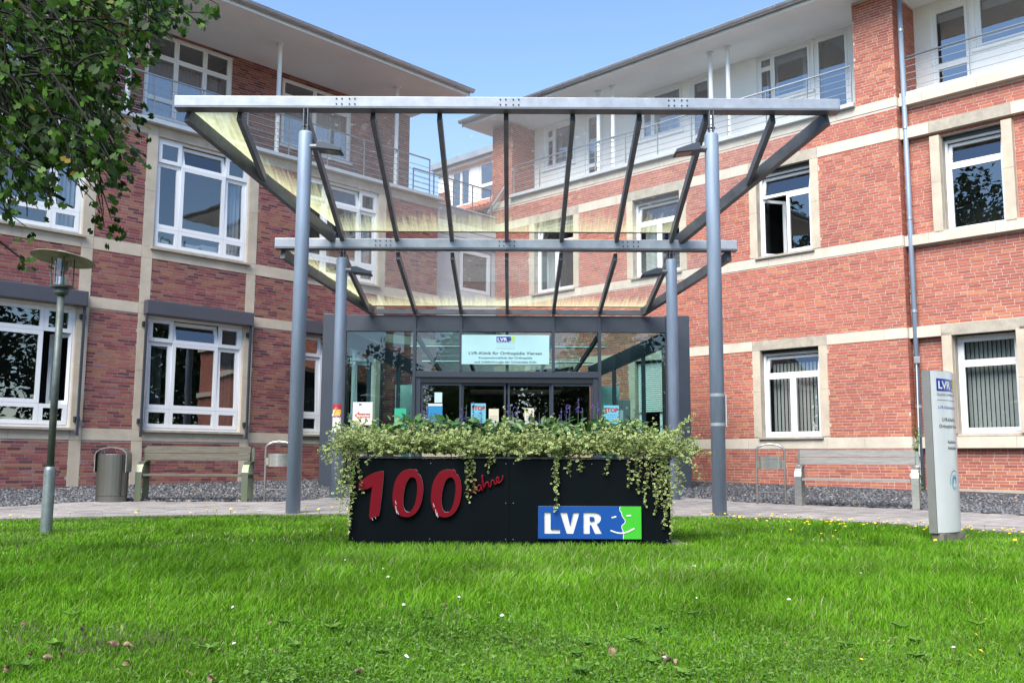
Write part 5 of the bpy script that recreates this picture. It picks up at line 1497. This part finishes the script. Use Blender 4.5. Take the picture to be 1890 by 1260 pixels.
# ---------------------------------------------------------------- overhanging tree
TX, TY = -4.9, 4.3
tree = thing('whitebeam_tree', 'broadleaf tree reaching in from the left with dark lobed leaves over the facade', 'tree', (TX, TY, 0))
MB().tube([(TX, TY, -.1), (TX + .05, TY + .05, 1.5), (TX + .2, TY + .2, 3.2), (TX + .4, TY + .5, 5.2)], [.2, .15, .11, .06], 12).build('trunk', 'bark', tree, smooth=True)
def at(px, py, dist):
    d = (rr * ((px - 945) / F_PX) + uu * ((630 - py) / F_PX) + w0)
    return Vector((0, 0, EYE)) + d * dist
POLY = [(-500, -350), (520, -350), (405, 10), (398, 40), (340, 45), (300, 95), (262, 110), (240, 160), (255, 215), (240, 255), (250, 300), (238, 330), (205, 345), (225, 400), (215, 432), (150, 395), (110, 390), (60, 425), (0, 405), (-400, 560)]
def inpoly(x, y):
    c = False; n = len(POLY)
    for i in range(n):
        (x1, y1), (x2, y2) = POLY[i], POLY[(i + 1) % n]
        if (y1 > y) != (y2 > y) and x < (x2 - x1) * (y - y1) / (y2 - y1) + x1: c = not c
    return c
br = MB(); leafP = []; leafD = []
def limb(pts, r):
    br.tube(pts, list(np.linspace(r, r * .35, len(pts))), 7)
trk = Vector((TX + .3, TY + .35, 4.2))
limb([trk, at(-150, -60, 5.0), at(0, 45, 5.2), at(60, 105, 5.3), at(130, 190, 5.4), at(150, 300, 5.5)], .035)
limb([trk, at(-120, -160, 4.9), at(60, -80, 5.1), at(200, -20, 5.3), at(330, 10, 5.5)], .03)
limb([Vector((TX + .2, TY + .25, 3.2)), at(-200, 190, 5.0), at(-40, 260, 5.2), at(50, 330, 5.3), at(120, 370, 5.4)], .028)
limb([Vector((TX + .2, TY + .25, 2.8)), at(-150, 390, 5.1), at(-20, 430, 5.3), at(30, 470, 5.4), at(48, 482, 5.4)], .010)
for k in range(540):
    for _ in range(40):
        sx0, sy0 = random.uniform(-190, 260), random.uniform(-130, 300)
        ex, ey = sx0 + random.gauss(75, 45), sy0 + random.gauss(85, 50)
        if inpoly(ex, ey) and inpoly(sx0, sy0): break
    d0 = random.uniform(4.5, 6.0); d1 = d0 + random.uniform(-.15, .25)
    a, b = at(sx0, sy0, d0), at(ex, ey, d1)
    mid = (a + b) / 2 + Vector((0, 0, random.uniform(.0, .12)))
    pts = [a * (1 - t) ** 2 + mid * 2 * t * (1 - t) + b * t * t for t in np.linspace(0, 1, 6)]
    br.tube(pts, list(np.linspace(.0075, .0022, 6)), 5, False)
    vis = ex > -60 and ey > -60
    for q in range(random.randint(7, 11) if vis else 4):
        t = random.uniform(.25, 1.0)
        p = a * (1 - t) ** 2 + mid * 2 * t * (1 - t) + b * t * t + Vector([random.gauss(0, .035) for _ in range(3)])
        leafP.append(p)
for ex, ey, n_ in ((385, 28, 12), (350, 22, 12), (300, 50, 10), (330, 35, 8), (270, 90, 9), (195, 410, 9), (215, 425, 5), (60, 478, 6), (35, 470, 4), (45, 425, 4), (215, 330, 10), (235, 280, 10), (230, 190, 10), (245, 150, 9), (200, 360, 9)):
    for q in range(n_): leafP.append(at(ex + random.gauss(0, 14), ey + random.gauss(0, 12), random.uniform(5.2, 5.6)))
limb([at(200, -20, 5.3), at(290, 20, 5.4), at(390, 25, 5.45)], .006)
br.build('branches', 'bark', tree, smooth=True, recalc=False)
TL = [(0, 0, 0)]; m_ = 7
out = [(.0, .02), (.16, .1), (.24, .16), (.27, .27), (.36, .36), (.36, .48), (.42, .58), (.36, .66), (.34, .76), (.22, .82), (.16, .92), (.0, 1.0)]
tv = [(0, y, .0) for y in (.02, .35, .7, 1.0)]
rightp = [(x, y, .14 * x) for x, y in out[1:-1]]; leftp = [(-x, y, .14 * x) for x, y in out[1:-1]]
TV = np.array(tv + rightp + leftp)
TFc = []
for off_, sgn in ((4, 1), (14, -1)):
    seq = [0] + [off_ + i for i in range(10)] + [3]
    mids = [0, 1, 1, 1, 1, 1, 2, 2, 2, 2, 3]
    for i in range(11):
        a_, b_, c_ = seq[i], seq[i + 1], mids[i]
        if len({a_, b_, c_}) == 3: TFc.append((a_, b_, c_) if sgn > 0 else (b_, a_, c_))
    TFc.append((1, off_ + 5, 2) if sgn > 0 else (off_ + 5, 1, 2))
P = np.array([tuple(p) for p in leafP]); n = len(P)
fr_ = orient(n, .35)
fr_[:, 1, :] = fr_[:, 1, :] * .6 + np.array([.3, .1, -.55]); 
y_ = fr_[:, 1, :] / np.linalg.norm(fr_[:, 1, :], axis=1)[:, None]
z_ = fr_[:, 2, :] - (fr_[:, 2, :] * y_).sum(1)[:, None] * y_; z_ /= np.linalg.norm(z_, axis=1)[:, None]
fr_ = np.stack([np.cross(y_, z_), y_, z_], 1)
size = rng.uniform(.042, .072, n)
vis = np.array([inview(p, 0) for p in leafP])
order = np.argsort(-(size * vis))
lm = bpy.data.meshes.new('leaf'); lm.from_pydata([tuple(p) for p in TV], [], TFc); lm.materials.append(MAT['leaf_o'])
for i in order[:300]:
    o = bpy.data.objects.new('leaf', lm); C.objects.link(o); o.parent = tree
    mt = (Matrix(fr_[i].T.tolist()) * float(size[i])).to_4x4(); mt.translation = Vector(P[i]) - tree.location
    o.matrix_local = mt
rest = order[300:]
bigmesh('leaves', place(TV, P[rest], size[rest], fr_[rest]), TFc, 'leaf', tree, rnd=rng.random(len(rest)), kind='stuff')

# ---------------------------------------------------------------- wood behind the viewer, mirrored in the windows
def woodland():
    P = []
    for k in range(46):
        a = R_(rng.uniform(75, 285)); d = rng.uniform(22, 38)
        if 190 < math.degrees(a) < 255: d += 8
        cx, cy = d * math.sin(a), d * math.cos(a) + 3
        tall = math.degrees(a) > 238 or math.degrees(a) < 135
        h, w = rng.uniform(7, 11) + (rng.uniform(3, 9) if tall else 0), rng.uniform(2.6, 4.4)
        n = 3400 if tall else 2200
        u = rng.normal(0, 1, (n, 3)); u /= np.linalg.norm(u, axis=1)[:, None]; u *= rng.uniform(.55, 1.05, n)[:, None]
        P.append(np.stack([cx + u[:, 0] * w, cy + u[:, 1] * w, h * .55 + u[:, 2] * h * .45], 1))
    P = np.concatenate(P); n = len(P)
    bigmesh('woodland', place(SL[[0, 2, 4, 6]], P, rng.uniform(.35, .65, n), orient(n, .3)), [(0, 1, 2, 3)], 'wood_far', None, rnd=rng.random(n), kind='stuff')
woodland()

# ---------------------------------------------------------------- grass and what grows in it
def fbm(x, y, s, seed):
    r_ = np.random.default_rng(seed); out = np.zeros_like(x)
    for o in range(4):
        for _ in range(3):
            a = r_.uniform(0, 6.28); f = s * 2 ** o * r_.uniform(.7, 1.3)
            out += np.sin((x * np.cos(a) + y * np.sin(a)) * f + r_.uniform(0, 6.28)) / 2 ** o / 3
    return out
def sample_lawn(n, y0=2.6, y1=13.7, p=2.0):
    u = rng.random(n * 2)
    y = 1 / (1 / y0 - u * (1 / y0 - 1 / y1)) if p == 2 else y0 + (y1 - y0) * u
    x = rng.uniform(-1, 1, n * 2) * (.62 * y + .7)
    ok = (y < yl(x) + .03) & (x > -12) & (x < 9) & ~((x > -1.5) & (x < 1.48) & (y > YPF - .01) & (y < YPF + 1.26))
    return x[ok][:n], y[ok][:n]
def grass():
    x1, y1 = sample_lawn(270000); x2, y2 = sample_lawn(110000, p=1)
    x, y = np.concatenate([x1, x2]), np.concatenate([y1, y2]); n = len(x)
    tall = np.clip((y - 4.3) / 1.6, 0, 1) * np.clip((12.8 - y) / 1.5, .25, 1)
    tall *= np.clip(1 - np.maximum(0, np.abs(x - .2) - (1.9 + .14 * y)) / 1.6, .12, 1)
    tall *= np.where(np.abs(x) < 3.4, np.clip((9.6 - y) / 2.4, .3, 1), 1)
    f = fbm(x, y, 2.2, 5); g = fbm(x, y, 7, 9)
    h = (.030 + .066 * tall * (1 + .25 * f)) * rng.uniform(.6, 1.3, n) * (1 + .15 * g)
    bare = (fbm(x, y, 3.1, 21) - .12 * (x > 0) > .62) & (y < 5.8); keep = ~bare | (rng.random(n) < .55)
    x, y, h, tall, f = x[keep], y[keep], h[keep], tall[keep], f[keep]; n = len(x)
    w = np.clip(.0010 + .00034 * y, .0016, .005) * rng.uniform(.6, 1.3, n)
    az = rng.uniform(0, 6.28, n); lean = rng.uniform(.1, 1.1, n) ** 1.3 * h
    la = np.where(rng.random(n) < .55, rng.uniform(0, 6.28, n), rng.normal(.5, .9, n) + .8 * fbm(x, y, 1.5, 77))
    dx, dy = np.cos(az) * w, np.sin(az) * w
    lx_, ly_ = np.cos(la) * lean, np.sin(la) * lean
    z0 = np.full(n, -.005)
    V = np.stack([
        np.stack([x - dx, y - dy, z0], 1), np.stack([x + dx, y + dy, z0], 1),
        np.stack([x - dx * .8 + lx_ * .35, y - dy * .8 + ly_ * .35, z0 + h * .6], 1), np.stack([x + dx * .8 + lx_ * .35, y + dy * .8 + ly_ * .35, z0 + h * .6], 1),
        np.stack([x + lx_, y + ly_, z0 + h], 1)], 1)
    r_ = np.clip(.45 + .2 * f + .12 * fbm(x, y, .7, 61) + rng.normal(0, .2, n), 0, .98)
    r_[rng.random(n) < .02 + .10 * np.clip(fbm(x, y, 1.1, 43) - .35, 0, 1)] = 1
    bigmesh('grass', V, [(0, 1, 3, 2), (2, 3, 4)], 'grass', lawn, rnd=r_, kind='stuff')
grass()
def weeds():
    x, y = sample_lawn(52000, 2.6, 7.5)
    m = (fbm(x, y, 2.0, 31) + (5.2 - y) * .35 > rng.normal(.2, .35, len(x))); x, y = x[m], y[m]
    xb, yb = sample_lawn(9000, 8, 13.6, 1); m = (np.abs(xb) > 3.2) ; xb, yb = xb[m], yb[m]
    x, y = np.concatenate([x, xb]), np.concatenate([y, yb]); n = len(x)
    P = np.stack([x, y, rng.uniform(.012, .045, n)], 1)
    bigmesh('weed_leaves', place(SL, P, rng.uniform(.010, .023, n), orient(n, .7)), SLF, 'weed', lawn, rnd=rng.random(n), kind='stuff')
    # rosettes of bigger leaves
    PP = []; FF = []; SS = []
    for _ in range(70):
        cx, cy = sample_lawn(1, 3.0, 7.5); cx, cy = cx[0], cy[0]
        for k in range(7):
            a = 2 * math.pi * k / 7 + random.random() * .5
            yv = np.array([math.cos(a), math.sin(a), .45]); yv /= np.linalg.norm(yv)
            zv = np.array([0, 0, 1.]); zv -= zv @ yv * yv; zv /= np.linalg.norm(zv)
            PP.append((cx, cy, .02)); FF.append(np.stack([np.cross(yv, zv), yv, zv])); SS.append(random.uniform(.03, .065))
    bigmesh('weed_rosettes', place(SL, np.array(PP), np.array(SS), np.array(FF)), SLF, 'weed', lawn, rnd=rng.random(len(PP)), kind='stuff')
weeds()
# dandelions, daisies, fallen leaves: one object each
def flower_mesh(name, r, h, mats):
    mb = MB(); n = 10
    mb.tube([(0, 0, 0), (.004, .002, h)], .0016, 4, False); ns = len(mb.f)
    ring = [(r * math.cos(6.283 * k / n) * (1 if k % 2 else .86), r * math.sin(6.283 * k / n) * (1 if k % 2 else .86), h + .003) for k in range(n)]
    mb.add([(.004, .002, h + .010)] + ring + [(0.004, .002, h - .002)], [(0, 1 + k, 1 + (k + 1) % n) for k in range(n)] + [(n + 1, 1 + (k + 1) % n, 1 + k) for k in range(n)])
    me = bpy.data.meshes.new(name); me.from_pydata(mb.v, [], mb.f)
    for q in mats: me.materials.append(MAT[q])
    for i, p in enumerate(me.polygons): p.material_index = 0 if i < ns else 1
    return me
def scatter(name, label, cat, group, me, pts):
    for x, y, z, s, tilt in pts:
        o = bpy.data.objects.new(name, me); C.objects.link(o); o.location = (x, y, z); o.scale = (s, s, s)
        o.rotation_euler = (random.gauss(0, tilt), random.gauss(0, tilt), random.uniform(0, 6.28))
        o['label'] = label(x, y) if callable(label) else label; o['category'] = cat; o['group'] = group
dm = flower_mesh('dandelion', .0185, .105, ('stem', 'yellow')); dm2 = flower_mesh('low_dandelion', .017, .07, ('stem', 'yellow'))
pts = []
while len(pts) < 155:
    x = random.uniform(2.6, 7.5); y = random.uniform(8.6, 13.4)
    if y < yl(x) - .02 and (y > yl(x) - random.expovariate(.9)) and abs(x - 4.3) + abs(y - 9.4) > .35: pts.append((x, y, 0, random.uniform(.8, 1.2), .25))
scatter('dandelion', lambda x, y: 'small yellow dandelion flower in the lawn ' + ('right of the planter, before the canopy post' if x < 3.5 else 'left of the information sign, below the pale bench' if x < 4.5 else 'just right of the information sign' if x < 5.3 else 'at the right edge by the path'), 'flower', 'dandelions by the path on the right', dm2, pts)
pts = []
while len(pts) < 34:
    x = random.uniform(-7, 2.4); y = yl(x) - random.expovariate(3)
    if abs(x) > 1.6: pts.append((x, y, 0, random.uniform(.8, 1.2), .25))
scatter('dandelion', lambda x, y: 'small yellow dandelion flower at the lawn edge ' + ('left of the lamp post' if x < -4.9 else 'between the lamp post and the planter' if x < 0 else 'just right of the planter'), 'flower', 'dandelions along the left and middle lawn edge', dm, pts)
pts = []
while len(pts) < 22:
    y = random.uniform(3.7, 7.5); x = random.uniform(.25, .52) * y
    pts.append((x, y, 0, random.uniform(.4, .65), .3))
scatter('dandelion', lambda x, y: 'yellow dandelion flower in the ' + ('nearest short grass at the lower right' if y < 5 else 'longer grass below the information sign'), 'flower', 'dandelions in the near grass', dm2, pts)
dy_ = flower_mesh('daisy', .011, .055, ('stem', 'daisy')); pts = []
while len(pts) < 26:
    y = random.uniform(3.6, 7.5); x = random.uniform(-.5, .5) * y
    pts.append((x, y, 0, random.uniform(.7, 1.1), .3))
scatter('daisy', lambda x, y: 'tiny white daisy in the ' + ('left' if x < -.6 else 'right' if x > .6 else 'middle') + (' near grass' if y < 5 else ' grass further back'), 'flower', 'daisies in the foreground lawn', dy_, pts)
fl = MB()
nu, nv = 6, 4; vs = []
for i in range(nu + 1):
    for j in range(nv + 1):
        u = i / nu; v = j / nv - .5; w = math.sin(math.pi * min(.98, max(.03, u))) ** .7 * .75
        vs.append((v * w * .06, (u - .5) * .075, .018 * (2 * v) ** 2 + .014 * math.sin(u * 4 + v * 3)))
fs = [(i * (nv + 1) + j, (i + 1) * (nv + 1) + j, (i + 1) * (nv + 1) + j + 1, i * (nv + 1) + j + 1) for i in range(nu) for j in range(nv)]
flm = bpy.data.meshes.new('fallen_leaf'); flm.from_pydata(vs, [], fs); flm.materials.append(MAT['dry'])
pts = []
def lawn_at(px, py):
    d = rr * ((px - 945) / F_PX) + uu * ((630 - py) / F_PX) + w0; t = (0.03 - EYE) / d.z
    q = Vector((0, 0, EYE)) + d * t; return q.x, q.y
for px, py in ((283, 1089), (281, 1122), (708, 1115), (822, 1117), (232, 1222), (205, 1188), (236, 1187), (57, 1043), (150, 1160), (110, 1205), (55, 1205), (8, 1232), (348, 1240), (390, 1252), (540, 1242), (660, 1238), (1130, 1200), (1450, 1184), (90, 1210), (45, 1150), (1220, 1203), (1236, 1217), (495, 1144), (146, 1108)):
    x, y = lawn_at(px, py); pts.append((x, y, .022, random.uniform(.35, .75), .5))
scatter('fallen_leaf', lambda x, y: 'dry brown fallen leaf lying in the ' + ('left part of the grass, ' if x < -.75 else 'middle of the grass, ' if x < .3 else 'right part of the grass, ') + ('nearest the viewer' if y < 4.2 else 'in the worn patch' if y < 4.9 else 'further back'), 'leaf', 'fallen leaves on the lawn', flm, pts)
pts = []
for _ in range(26):
    x = random.uniform(-8, 6); y = yg(x) + random.uniform(-.3, 1.6)
    if abs(x) > 3.8: pts.append((x, y, gz(x, y) + .03, random.uniform(.7, 1.1), .4))
scatter('fallen_leaf', lambda x, y: 'dry brown fallen leaf on the dark gravel bed below the ' + ('left' if x < 0 else 'right') + ' brick wall', 'leaf', 'fallen leaves on the gravel', flm, pts)
